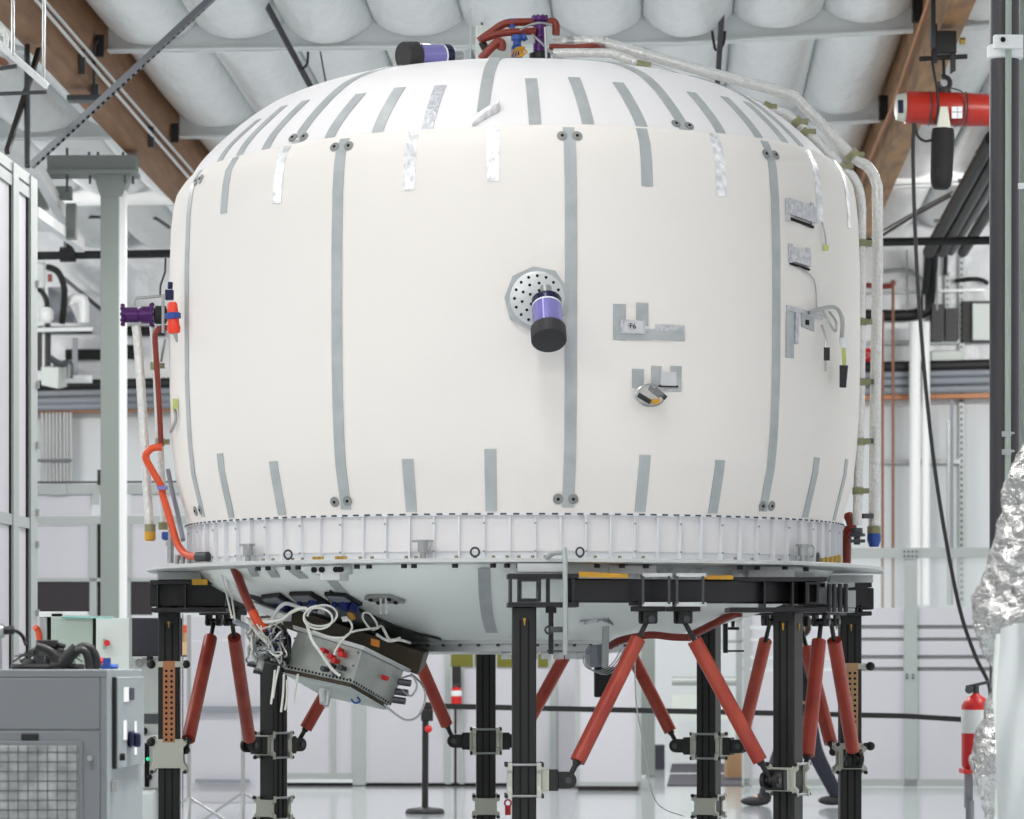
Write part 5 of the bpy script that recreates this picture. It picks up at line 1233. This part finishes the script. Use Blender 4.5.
# ================================================================ FOREGROUND AND FLOOR ITEMS
# grey chiller at the lower left
Yc = 14.0; s_ = F/Yc
xr = P(107, 700, Yc).x; xl = P(-60, 700, Yc).x; dep = .96; kx = .0743
def CH(x, d, z): return V((x+kx*d, Yc+d-(x-xr)*0, z))
ztop = EYE-(669.5-CY)/s_
ch = T('chiller_cabinet', 'grey chiller cabinet with fan and filter grille at the lower left', 'chiller', (xl/2+xr/2, Yc, 0))
def slab(x0, x1, d0, d1, z0, z1, m, nm, bev=.004, par=None):
    return O(nm, MB().hexa([CH(x0, d0, z0), CH(x1, d0, z0), CH(x1, d1, z0), CH(x0, d1, z0)], [CH(x0, d0, z1), CH(x1, d0, z1), CH(x1, d1, z1), CH(x0, d1, z1)]), m, par or ch, bevel=bev)
zz = lambda py: EYE-(py-CY)/s_
xx = lambda px: (px-CX)/s_
slab(xl, xr, .004, dep, .05, ztop, chill_lit_m, 'body')
slab(xl, xx(100), -.004, .012, zz(729.5), zz(678), chill_m, 'upper_panel'); slab(xl, xr, -.003, .01, zz(677.5), ztop, chill_m, 'top_frame')
slab(xx(100.8), xr, -.003, .01, .05, zz(677.5), chill_m, 'corner_frame'); fp = slab(xl, xx(100), -.004, .012, .06, zz(731), chill_m, 'lower_panel')
slab(xl, xx(83), -.012, 0, .1, zz(741), chill_m, 'filter_frame'); slab(xl, xx(78.5), -.016, -.004, .12, zz(745.5), filt_m, 'filter_mesh')
g = MB()
for i in range(-5, 8): g.box(CH(xx(9+i*9.8), -.017, zz(798)), (.004, .003, .42))
for j in range(10): g.box(CH(xx(16), -.017, zz(752+j*9.6)), (.49, .003, .004))
O('filter_wire', g, mat('filter_wire_grey', (.40, .41, .42), .5), ch)
slab(xx(21.5), xx(39), -.012, 0, zz(740), zz(733.5), blackrub_m, 'handle_recess'); O('lock_knob', MB().cyl(CH(xx(91), -.004, zz(758)), CH(xx(91), -.03, zz(758)), .011, n=12), steel_m, ch)
def side(d0, d1, z0, z1, m, nm, th=.02, off=0):
    return O(nm, MB().hexa([CH(xr+off, d0, z0), CH(xr+off+th, d0, z0), CH(xr+off+th, d1, z0), CH(xr+off, d1, z0)], [CH(xr+off, d0, z1), CH(xr+off+th, d0, z1), CH(xr+off+th, d1, z1), CH(xr+off, d1, z1)]), m, ch, bevel=.003)
side(.14, .86, zz(770), zz(677.5), chill_lit_m, 'control_door', .022)
side(.125, .14, zz(770), zz(677), blackrub_m, 'door_gasket', .018)
def dpx(px):  # depth along the side face seen at a pixel column
    t = (px-CX)/F; return (t*Yc-xr-.022)/(kx-t)
def onside(px, py, off): 
    d = dpx(px); Y_ = Yc+d; return CH(xr+.022+off, d, EYE-(py-CY)*Y_/F)
for nm, m, x0, x1, y0, y1 in (('rating_label', white_m, 123, 128, 687, 702), ('display', navy_m, 129, 133.5, 688, 700), ('warning_label', white_m, 122.5, 126, 720, 740), ('warning_label', white_m, 133.5, 136, 721, 755)):
    a, b = onside(x0, y1, .001), onside(x1, y0, .001)
    O(nm, MB().hexa([a, a+V((.003, 0, 0)), b+V((.003, 0, a.z-b.z)), b+V((0, 0, a.z-b.z))], [a+V((0, 0, b.z-a.z)), a+V((.003, 0, b.z-a.z)), b+V((.003, 0, 0)), b]), m, ch)
O('rotary_switch', MB().bar(onside(129, 739, 0), onside(129, 739, .022), .12, .07).box(onside(130, 740, .03), (.03, .05, .06)), navy_m, ch, bevel=.01)
O('power_plug', MB().cyl(onside(120, 757, 0), onside(120, 757, .02), .015, n=10), hole_m, ch)
O('cable_outlet', MB().box(CH(xr+.012, .12, zz(787)), (.024, .05, .04)), steel_m, ch)
cw = T('condenser_fan', 'black condenser fan with wire guard on top of the chiller', 'fan', CH(xx(28), .45, ztop))
cc = CH(xx(28), .45, ztop)
O('fan_ring', MB().lathe([(.13, 0), (.15, 0), (.155, .010), (.15, .022), (.13, .022), (.12, .01)], cc, (0, 0, 1), 40), blackrub_m, cw)
O('motor', MB().lathe([(.06, .01), (.06, .085), (.035, .10)], cc, (0, 0, 1), 20), dsteel_m, cw)
q = MB()
for r_ in (.075, .095, .115, .135): q.torus(cc+V((0, 0, .05+.05*(1-r_/.15))), (0, 0, 1), r_, .003, 36, 6)
for i in range(8):
    a = 2*PI*i/8; q.cyl(cc+V((.05*math.cos(a), .05*math.sin(a), .09)), cc+V((.145*math.cos(a), .145*math.sin(a), .03)), .0035, n=6)
O('wire_guard', q, blackrub_m, cw)
O('terminal_box', MB().box(cc+V((.0, -.02, .105)), (.085, .07, .032)).cyl(cc+V((.04, -.03, .10)), cc+V((.075, -.05, .095)), .012, n=8), clevis_m, cw, bevel=.006)
O('fan_blade', MB().box(cc+V((0, 0, .03)), (.23, .05, .006), M.Rotation(.4, 3, 'Z') @ M.Rotation(.4, 3, 'X')).box(cc+V((0, 0, .03)), (.05, .23, .006), M.Rotation(.4, 3, 'Z') @ M.Rotation(.4, 3, 'Y')), clevis_m, cw)
def fh(label, pts, r, m=blackrub_m, name='hose'): return O(name, MB().tube([P(*p) for p in pts], r, 10, 5), m, label=label, cat='hose')
fh('thick black insulated hose rising beside the fan on the chiller', [(52, 667, 14.3), (62, 664, 14.3), (70, 655, 14.3), (77, 648, 14.3)], .028)
fh('outer black hose arching down into the chiller top', [(76, 650, 14.35), (84, 646.5, 14.35), (91, 649, 14.35), (96, 658, 14.35), (96.5, 670, 14.35)], .018)
fh('inner black hose arching down into the chiller top', [(76, 652, 14.25), (82, 650, 14.25), (87, 655, 14.25), (89.5, 670, 14.25)], .016)
fh('black hose across the fan guard on the chiller', [(36, 646, 14.2), (48, 650, 14.2), (54, 656, 14.2), (55, 663, 14.2)], .016)
fh('thin black cable from the grey plug to the fan', [(12, 630, 14.2), (18, 632, 14.3), (23, 637, 14.4), (26, 645, 14.4)], .008, name='cable')
t = T('cable_gland', 'grey and black cable gland at the left edge above the chiller', 'plug', P(3, 637, 14.2))
O('shell', MB().cyl(P(-4, 631, 14.2), P(4, 630.5, 14.2), .03, n=14), steel_m, t); O('nut', MB().cyl(P(4, 630.5, 14.2), P(14, 630, 14.2), .017, n=10), blackrub_m, t)
O('gland_post', MB().cyl(P(-1, 636, 14.2), P(-1, 672, 14.2), .012, n=8), steel_m, label='thin steel post carrying the grey cable gland', cat='post')
O('pipe_union', MB().cyl(P(93, 662, 14.5), P(103, 662, 14.5), .02, n=12), redb_m, label='red pipe union behind the black hoses', cat='fitting')
O('pipe_union', MB().cyl(P(100, 667, 14.5), P(118, 668, 14.5), .016, n=12).box(P(107, 664, 14.45), (.03, .03, .05)), blue_m, label='blue valve at the right end of the chiller top', cat='valve')
fh('orange hose behind the fan at left', [(35, 627, 20.45), (38, 631, 20.47), (39.5, 641, 20.49)], .018, orange_m)
# control cabinets behind the chiller
Y2 = 19.0
def blk(px0, px1, py0, py1, Y, d, m, nm, par, bev=.004):
    a, b = P(px0, py1, Y), P(px1, py0, Y); return O(nm, MB().box(((a.x+b.x)/2, Y+d/2, (a.z+b.z)/2), (b.x-a.x, d, b.z-a.z)), m, par, bevel=bev)
t = T('control_cabinet', 'pale green grey control cabinet with red stop button behind the chiller', 'cabinet', P(90, 660+1.4*F/Y2, Y2))
blk(51, 93, 617, 660+1.4*F/Y2, Y2+.03, .25, cabg_m, 'side_body', t); blk(96, 129, 618, 660+1.4*F/Y2, Y2, .22, cab_m, 'door', t)
blk(94, 96.5, 618, 800, Y2+.02, .4, hole_m, 'door_gap', t, 0)
blk(102.5, 106, 638.5, 649, Y2-.03, .03, cabg_m, 'button_box', t); O('stop_button', MB().cyl(P(107, 643, Y2-.02), P(107, 643, Y2-.09), .017, n=14), redb_m, t)
O('glass_cover', MB().hexa([P(62, 617, Y2), P(112, 619, Y2), P(114, 617, Y2+.4), P(64, 616, Y2+.4)], [P(62, 616, Y2), P(112, 618, Y2), P(114, 616, Y2+.4), P(64, 615, Y2+.4)]), mat('aqua_glass_edge', (.55, .80, .76), .15), t)
t = T('display_rack', 'narrow aluminium rack with dark side standing behind the control cabinet', 'rack', P(46, 660+1.4*F/20.5, 20.5))
blk(39, 47, 613, 898, 20.5, .2, alu_m, 'upright', t); blk(47, 52, 614, 790, 20.52, .18, hole_m, 'dark_side', t); blk(39, 88, 611.5, 617, 20.48, .12, white_m, 'top_rail', t)
O('button_row', MB().box(P(57, 615, 20.46), (.06, .02, .015)), hole_m, t)
t = T('display_monitor', 'dark monitor screen mounted behind the left black post', 'monitor', P(146, 657, 21.9))
blk(130, 182, 618, 656, 21.9, .06, screen_m, 'screen', t, .006); blk(130, 182, 654.5, 656.5, 21.89, .02, clevis_m, 'lower_bezel', t, 0)
O('arm', MB().cyl(P(150, 652, 21.98), P(150, 690, 22.1), .02, n=8), clevis_m, t)
Y3 = 22.0; t = T('process_machine', 'white process machine with green light behind the left black post', 'machine', P(150, 660+1.4*F/Y3, Y3))
blk(112, 172, 657, 714, Y3, .8, cab_m, 'upper_body', t, .01); blk(112, 166, 724, 882, Y3+.02, .8, cab_m, 'lower_body', t, .01); blk(112, 170, 713, 725, Y3+.12, .6, ledge_m, 'recess', t)
blk(142, 166, 735, 788, Y3-.02, .04, white_m, 'control_plate', t); blk(144.5, 149, 743, 787, Y3-.04, .03, hole_m, 'slot', t)
O('green_light', MB().ball(P(148, 759, Y3-.05), .013, 10), led_m, t)
O('lifting_ring', MB().torus(P(139, 662.5, Y3-.02), (0, 1, 0), .022, .006, 18, 6), steel_m, t)
O('knob', MB().ball(P(144, 731, Y3-.03), .025, 10), blackrub_m, t); O('knob', MB().ball(P(149, 777, Y3-.03), .02, 10), blackrub_m, t)
O('plastic_cover', MB().grid(lambda a, b: P(111+13*a+1.5*math.sin(7*b), 786+60*b, 15.6+.05*math.sin(a*9+b*5)), 10, 14), clear_m, label='clear plastic sheet draped at the chiller side near the floor', cat='sheet')
O('plastic_wrapped_box', MB().box(P(142, 812, 20.5), (.18, .2, .25)), plastic_m, label='plastic wrapped white box on the floor left of the left post', cat='box', bevel=.02)
# light stands with white screens
def tripod(px, Y, ytop, label):
    yb = 660+1.4*F/Y; t = T('light_stand', label, 'stand', P(px, yb, Y))
    O('mast', MB().cyl(P(px, ytop, Y), P(px, yb-4, Y), .018, n=10), steel_m, t)
    c = P(px, yb-22, Y)
    for a in (.5, 2.6, 4.7):
        O('leg', MB().cyl(c+V((0, 0, .08)), V((c.x+.42*math.cos(a), c.y+.42*math.sin(a), .012)), .012, n=8), steel_m, t)
tripod(189, 29.0, 615, 'left grey light stand behind the left struts'); tripod(243, 30.0, 600, 'right grey light stand behind the left struts')
t = T('white_screen', 'white framed privacy screen between the light stands', 'screen', P(210, 785, 34))
blk(190, 262, 640, 802.5, 34.3, .05, panel_m, 'panel', t); blk(188, 264, 706, 712, 34.2, .05, ledge_m, 'rail', t); blk(195, 250, 779, 783, 34.2, .05, ledge_m, 'lower_rail', t)
t = T('tool_shelf', 'small shelf with orange boxes behind the left post', 'shelf', P(188, 655, 33))
blk(183, 190, 625, 633, 33, .2, orange_m, 'orange_box', t); blk(183, 189, 633, 642, 33, .2, tan_m, 'tan_box', t); blk(182, 190, 642, 655, 33, .2, mat('printed_card', (.82, .68, .5), .6), 'printed_box', t)
blk(182, 190, 655, 657, 33, .2, dsteel_m, 'shelf_board', t, 0); blk(182, 183, 614, 808, 33.1, .05, dsteel_m, 'upright', t, 0)
# queue stanchion and its belts
t = T('queue_stanchion', 'black belt stanchion standing under the module right of the box', 'stanchion', P(425, 813, 31.9))
Ys = EYE*F/(813.5-660)
b = P(425, 813.5, Ys)
O('base', MB().lathe([(.18, 0), (.18, .02), (.16, .045), (.05, .06)], b, (0, 0, 1), 32), black_m, t); O('post', MB().cyl(b+V((0, 0, .04)), P(425.5, 706, Ys), .03, n=16), black_m, t)
O('belt_head', MB().box(P(427, 715, Ys), (.11, .1, .11)).cyl(P(428, 709, Ys), P(428, 702, Ys), .035, n=14), blackrub_m, t, bevel=.008); O('tag', MB().ball(P(428.5, 729, Ys-.05), .035, 12, (1, .6, 1)), redb_m, t)
O('barrier_belt', MB().bar(P(430, 706, Ys), P(905, 716, Ys+1.5), .004, .05).bar(P(905, 716, Ys+1.5), P(1003, 722, Ys+1.7), .004, .05), blackrub_m, label='long black barrier belt stretched level behind the legs', cat='belt')
t = T('queue_stanchion', 'black belt stanchion at the right end of the barrier belt behind the foil', 'stanchion', V((P(1006, 722, Ys+1.75).x, Ys+1.75, 0)))
b = V(t.location)
O('base', MB().lathe([(.18, 0), (.18, .02), (.16, .045), (.05, .06)], b, (0, 0, 1), 32), black_m, t); O('post', MB().cyl(b+V((0, 0, .04)), b+V((0, 0, .96)), .03, n=16), black_m, t)
O('belt_head', MB().box(P(1006, 722, Ys+1.75), (.11, .1, .11)), blackrub_m, t, bevel=.008)
# fire extinguishers
def extinguisher(px, ytop, ybot, Y, r, label, big=True):
    a, b = P(px, ybot, Y), P(px, ytop, Y); h = b.z-a.z; t = T('fire_extinguisher', label, 'fire extinguisher', a)
    O('cylinder', MB().lathe([(r*.9, 0), (r, .02), (r, h*.72), (r*.7, h*.80), (r*.3, h*.84), (r*.25, h*.86)], a, (0, 0, 1), 22), redb_m, t)
    O('label_band', MB().lathe([(r*1.01, h*.40), (r*1.02, h*.41), (r*1.02, h*.66), (r*1.01, h*.67)], a, (0, 0, 1), 22), white_m, t)
    O('valve', MB().cyl(a+V((0, 0, h*.85)), a+V((0, 0, h*.95)), r*.22, n=10).bar(a+V((-r*.7, 0, h*.93)), a+V((r*.9, 0, h*.99)), .02, .02).cyl(a+V((-r*.5, 0, h*.9)), a+V((-r*.5, -.03, h*.9)), r*.28, n=10), dsteel_m, t)
    return t
extinguisher(976, 681, 768, 23.0, .095, 'red fire extinguisher with white band beside the crumpled foil')
extinguisher(456.5, 684, 704, 38.66, .06, 'small red fire extinguisher on the far partition under the module')
O('extinguisher_bracket', MB().box(P(456.5, 680, 38.72), (.1, .06, .3)), blackrub_m, label='black bracket above the small far fire extinguisher', cat='bracket')
t = T('extinguisher_stand', 'red and grey stand holding the right fire extinguisher', 'stand', P(971, 660+1.4*F/23, 23.05))
O('stem', MB().box(P(968.5, 785, 23.08), (.05, .05, .3)).cyl(P(970, 800, 23.05), P(970, 660+1.4*F/23, 23.05), .03, n=10), ledge_m, t); O('shoe', MB().box(P(972, 771, 23.0), (.14, .2, .03)), redb_m, t)
# hoist
Yh = 30.0
t = T('beam_trolley', 'black beam trolley clamped under the pale roof beam above the hoist', 'trolley', P(943, 62, Yh))
O('frame', MB().box(P(944, 44, Yh), (.18, .24, .19)), clevis_m, t, bevel=.008); O('axle', MB().cyl(P(919, 59, Yh-.05), P(967, 56.5, Yh-.05), .022, n=10), clevis_m, t)
O('side_plate', MB().prism([(0, 0), (.045, .03), (.045, .34), (0, .34)], P(950.5, 74, Yh-.1), (1, 0, 0), (0, 0, 1), (0, .02, 0)), clevis_m, t)
O('side_plate', MB().prism([(0, 0), (.045, 0), (.045, .34), (0, .34)], P(932, 63, Yh-.1), (1, 0, 0), (0, 0, 1), (0, .02, 0)), clevis_m, t)
O('shackle_bolt', MB().cyl(P(960, 41, Yh-.05), P(965, 41, Yh-.05), .03, n=8), brass_m, t)
O('feed_arm', MB().bar(P(933, -5, Yh-.1), P(933, 48, Yh-.1), .04, .04), dsteel_m, t)
hp = T('chain_hoist', 'red electric chain hoist hanging from the pale roof beam', 'hoist', P(944, 123, Yh))
O('housing', MB().lathe([(.10, 0), (.135, .005), (.14, .02), (.145, .45), (.135, .78), (.12, .79)], P(905, 107.5, Yh), P(993, 110.5, Yh)-P(905, 107.5, Yh), 28), hoist_m, hp)
O('end_cover', MB().lathe([(.06, -.085), (.11, -.07), (.125, 0), (.10, .02)], P(905, 107.5, Yh), P(993, 110.5, Yh)-P(905, 107.5, Yh), 24), plate_m, hp)
O('end_grille', MB().box(P(900.5, 106.5, Yh-.115), (.045, .02, .11)), navy_m, hp)
O('rating_label', MB().box(P(957, 112.5, Yh-.146), (.09, .006, .10)), white_m, hp)
O('label_mark', MB().box(P(957, 112, Yh-.15), (.085, .004, .006)).box(P(957.5, 112, Yh-.15), (.005, .004, .1)), ledge_m, hp)
O('chain_guide', MB().prism([(-.03, .14), (.03, .14), (.06, -.05), (-.06, -.05)], P(944, 123, Yh-.16), (1, 0, 0), (0, 0, 1), (0, .05, 0)), plate_m, hp)
O('band', MB().torus(P(929, 108.5, Yh), (1, 0, -.03), .146, .006, 30, 6).torus(P(965, 109.5, Yh), (1, 0, -.03), .146, .006, 30, 6), dsteel_m, hp)
O('top_hook', MB().torus(P(944, 83, Yh), (0, 1, 0), .052, .022, 20, 8, .85, -1.2).cyl(P(943.5, 60, Yh), P(944, 76, Yh), .014, n=8).cyl(P(944, 90, Yh), P(944, 94, Yh), .06, n=12), clevis_m, hp)
O('chain_bag', MB().lathe([(.06, 0), (.085, .03), (.095, .1), (.10, .46), (.09, .515), (.07, .52)], P(941, 189, Yh-.1), P(943, 129, Yh-.1)-P(941, 189, Yh-.1), 18), bag_m, hp)
O('hook_sling', MB().tube([P(946, 88, Yh-.1), P(955, 89, Yh-.15), P(964, 95, Yh-.16), P(964, 118, Yh-.16), P(954, 127, Yh-.15)], .006, 6, 5), dsteel_m, hp)
O('hoist_cable', MB().tube([P(932, 50, Yh-.15), P(933, 66, Yh-.18), P(937, 90, Yh-.2), P(938, 110, Yh-.2), P(935, 124, Yh-.18)], .011, 8, 4), blackrub_m, label='black power cable draped over the red hoist', cat='cable')
O('hoist_cable', MB().tube([P(915, 124, Yh-.1), P(918, 136, Yh-.1), P(925, 141, Yh-.1), P(933, 139, Yh-.1), P(936, 133, Yh-.1)], .012, 8, 4), blackrub_m, label='short black cable loop under the red hoist', cat='cable')
O('pendant_cable', MB().tube([P(914, 123, Yh-.1), P(913, 150, Yh-.1), P(914, 200, Yh-.1), P(917, 270, Yh-.1), P(921, 330, Yh-.1), P(927, 400, Yh-.1), P(935, 470, Yh-.1), P(946, 540, Yh-.1), P(960, 610, Yh-.1), P(975, 655, Yh-.1), P(988, 682, Yh-.1), P(991, 700, Yh-.1)], .017, 8, 6), blackrub_m, label='long black pendant cable hanging from the hoist to the right', cat='cable')
# dark column with conduit
Yp = 19.5; yb = 660+1.4*F/Yp
t = T('dark_column', 'dark grey round column with white clamp ring at the right edge', 'column', P(1003, yb, Yp))
O('shaft', MB().lathe([(.083, 0), (.083, 6.2)], P(1004.5, yb, Yp+.05), (0, 0, 1), 28), darkpost_m, t)
O('clamp_ring', MB().lathe([(.085, 0), (.10, .01), (.10, .075), (.085, .085)], P(1005, 60, Yp+.05), (0, 0, 1), 28).box(P(1008, 42, Yp-.09), (.16, .05, .075)), white_m, t, bevel=.004)
O('clamp_bolt', MB().cyl(P(1003, 39.5, Yp-.125), P(1003, 39.5, Yp-.11), .015, n=8), hole_m, t)
O('conduit', MB().cyl(P(1008.5, -6, Yp-.06), P(1007, yb, Yp-.06), .017, n=12), cabg_m, label='pale grey conduit running up the front of the dark column', cat='conduit')
for y in (434, 452): O('conduit_clip', MB().box(P(1006.5, y, Yp-.07), (.05, .02, .03)).box(P(1009, y-1, Yp-.07), (.06, .012, .012)), alu_m, label='small clip on the pale conduit, %s one' % ('upper' if y < 440 else 'lower'), cat='clip', group='conduit clips on the dark column')
O('side_post', MB().cyl(P(1022, -6, Yp+.6), P(1020, yb, Yp+.6), .03, n=12), colm_m, label='slim grey post right of the dark column', cat='post')
O('wall_sensor', MB().box(P(1021, 186, Yp-.1), (.03, .03, .03)), white_m, label='small white knob beside the dark column', cat='knob')
# crumpled foil covered object
Yf = 13.5; rn = random.Random(11)
prof = [(435, 1026, 1), (470, 1014, 1), (505, 1005, 1), (550, 992, 1), (590, 983, 1), (615, 978.5, 1), (632, 979, 1), (650, 984, 1), (668, 992, 1), (690, 993, 1), (712, 990, 1), (740, 980, 1), (758, 975, 1), (775, 976, 1), (792, 981, 1), (805, 986, 1), (835, 988, 1)]
from mathutils import noise as NZ
def foil_prof(py):
    for (a, xa, _), (b, xb, _) in zip(prof, prof[1:]):
        if py <= b: return xa+(xb-xa)*max(0, (py-a)/(b-a))
    return prof[-1][1]
fx = P(1040, 600, Yf).x
def foil_fn(a, b):
    py = 430+(840-430)*b; r = max(.01, fx-P(foil_prof(py), py, Yf).x); z = P(0, py, Yf).z; t = 2*PI*a
    p = V((fx+r*math.cos(t), Yf+.02+r*.8*math.sin(t), z))
    n = NZ.noise(p*6)*.022+NZ.noise(p*15)*.018+abs(NZ.noise(p*32))*.012
    return p+V((math.cos(t), math.sin(t), .3))*n
t = T('foil_wrapped_equipment', 'crumpled silver foil wrapped equipment at the right edge', 'equipment', (fx, Yf, EYE-180*Yf/F))
O('foil_wrap', MB().grid(lambda a, b: foil_fn(a, b), 110, 130, True), foil_m, t, ang=25)
O('base_skirt', MB().lathe([(.12, 0), (.12, .72)], (fx, Yf+.05, 0), (0, 0, 1), 24), redd_m, t)
t = T('plastic_covered_stand', 'smooth pale plastic covered stand in front of the crumpled foil', 'stand', (fx+.1, Yf-.35, 0))
sx = P(1000, 700, Yf-.3).x
O('cover', MB().grid(lambda a, b: V((sx+.38*a+.012*math.sin(7*b+9*a), Yf-.3+.03*math.sin(4*a+2*b)+.012*math.sin(17*a+9*b)+.008*math.sin(31*a-13*b), 1.52*b+.02*math.sin(7*a)*(b > .95))), 24, 30), plastic_m, t, ang=80)
O('core', MB().box((sx+.2, Yf-.12, .75), (.36, .2, 1.5)), cab_m, t)
# walking person behind the right post
Yq = 33.5; s2 = F/Yq
pr_ = T('person', 'person in dark jacket and navy trousers walking behind the right front post', 'person', P(800, 806, Yq))
def body(name, pts, edges, radii, m, lev=2):
    me = bpy.data.meshes.new(name); base = worldloc(pr_)
    me.from_pydata([V(p)-base for p in pts], edges, []); o = bpy.data.objects.new(name, me); C.objects.link(o); o.parent = pr_
    o.modifiers.new('skin', 'SKIN'); sv = me.skin_vertices[0].data
    for i, r in enumerate(radii): sv[i].radius = (r, r) if not isinstance(r, tuple) else r
    sv[0].use_root = True
    s = o.modifiers.new('subdivision', 'SUBSURF'); s.levels = s.render_levels = lev; me.materials.append(m)
    for p in me.polygons: p.use_smooth = True
    return o
x0 = P(803, 700, Yq).x
def Q(dx, dy, z): return V((x0+dx, Yq+dy, z))
# facing left; left leg forward, right leg trailing
body('body', [Q(0, 0, .98), Q(0, 0, 1.12), Q(-.01, 0, 1.30), Q(-.02, 0, 1.45), Q(-.03, 0, 1.545), Q(-.07, 0, 1.615), Q(-.065, 0, 1.69), Q(-.06, 0, 1.76), Q(-.055, 0, 1.81),
              Q(0, -.19, 1.43), Q(.10, -.24, 1.16), Q(.02, -.25, .93), Q(0, .19, 1.43), Q(-.05, .24, 1.17), Q(-.09, .24, .93),
              Q(0, -.09, .93), Q(.10, -.10, .52), Q(.33, -.10, .14), Q(.24, -.10, .05), Q(0, .09, .93), Q(-.2, .10, .52), Q(-.36, .10, .10), Q(-.5, .10, .05)],
     [(0, 1), (1, 2), (2, 3), (3, 4), (4, 5), (5, 6), (6, 7), (7, 8), (3, 9), (9, 10), (10, 11), (3, 12), (12, 13), (13, 14), (0, 15), (15, 16), (16, 17), (17, 18), (0, 19), (19, 20), (20, 21), (21, 22)],
     [.13, .13, .14, .13, .058, (.10, .085), (.135, .115), (.135, .115), (.08, .07), .06, .048, .036, .06, .048, .036, .09, .065, .035, .025, .09, .065, .035, .025], skin_m)
body('trousers', [Q(0, 0, 1.04), Q(0, -.09, .93), Q(.10, -.10, .52), Q(.33, -.10, .07), Q(0, .09, .93), Q(-.2, .10, .52), Q(-.37, .10, .06)],
     [(0, 1), (1, 2), (2, 3), (0, 4), (4, 5), (5, 6)], [.165, .115, .085, .068, .115, .085, .068], jean_m)
body('jacket', [Q(0, 0, .90), Q(0, 0, 1.12), Q(-.01, 0, 1.32), Q(-.02, 0, 1.46), Q(0, -.2, 1.43), Q(.10, -.25, 1.16), Q(.03, -.25, .96), Q(0, .2, 1.43), Q(-.05, .25, 1.17), Q(-.085, .24, .96)],
     [(0, 1), (1, 2), (2, 3), (3, 4), (4, 5), (5, 6), (3, 7), (7, 8), (8, 9)], [.18, .175, .18, .16, .08, .068, .052, .08, .068, .052], jacket_m)
O('hair', MB().ball(Q(-.035, 0, 1.775), .118, 16, (1.02, .90, .62)).ball(Q(.005, 0, 1.72), .09, 14, (.85, 1.08, 1.1)), hair_m, pr_)
O('eye', MB().ball(Q(-.162, -.036, 1.705), .011, 8), ink_m, pr_)
O('eye', MB().ball(Q(-.162, .036, 1.705), .011, 8), ink_m, pr_)
O('nose', MB().lathe([(.004, 0), (.016, .035), (.012, .045)], Q(-.165, 0, 1.70), (-.35, 0, -1), 8), skin_m, pr_)
O('mouth', MB().box(Q(-.152, 0, 1.632), (.014, .045, .008)), redd_m, pr_)
O('ear', MB().ball(Q(-.05, -.118, 1.69), .030, 8, (1, .4, 1.3)).ball(Q(-.05, .118, 1.69), .025, 8, (1, .4, 1.3)), skin_m, pr_)
for wx, wy, wz, lab in ((.02, -.25, .93, 0), (-.095, .24, .93, 1)):
    q = MB().ball(Q(wx-.01, wy, wz-.05), .038, 10, (.8, .5, 1.2))
    for i in range(4):
        f0 = Q(wx-.01-.022+.015*i, wy, wz-.09); q.tube([f0, f0+V((-.008, .004, -.035)), f0+V((-.022, .008, -.06+.004*abs(i-1)))], .0085, 6, 2)
    th = Q(wx-.035, wy, wz-.05); q.tube([th, th+V((-.022, .005, -.025)), th+V((-.028, .008, -.05))], .009, 6, 2)
    O('hand', q, skin_m, pr_)
for fx_, fy, fz, tilt in ((-.45, .10, .045, 0), (.27, -.10, .06, .5)):
    O('shoe', MB().ball(Q(fx_, fy, fz), .14, 14, (1, .36, .34)).ball(Q(fx_+.085, fy, fz+.03), .075, 12, (1, .75, .9)), cap_m, pr_)
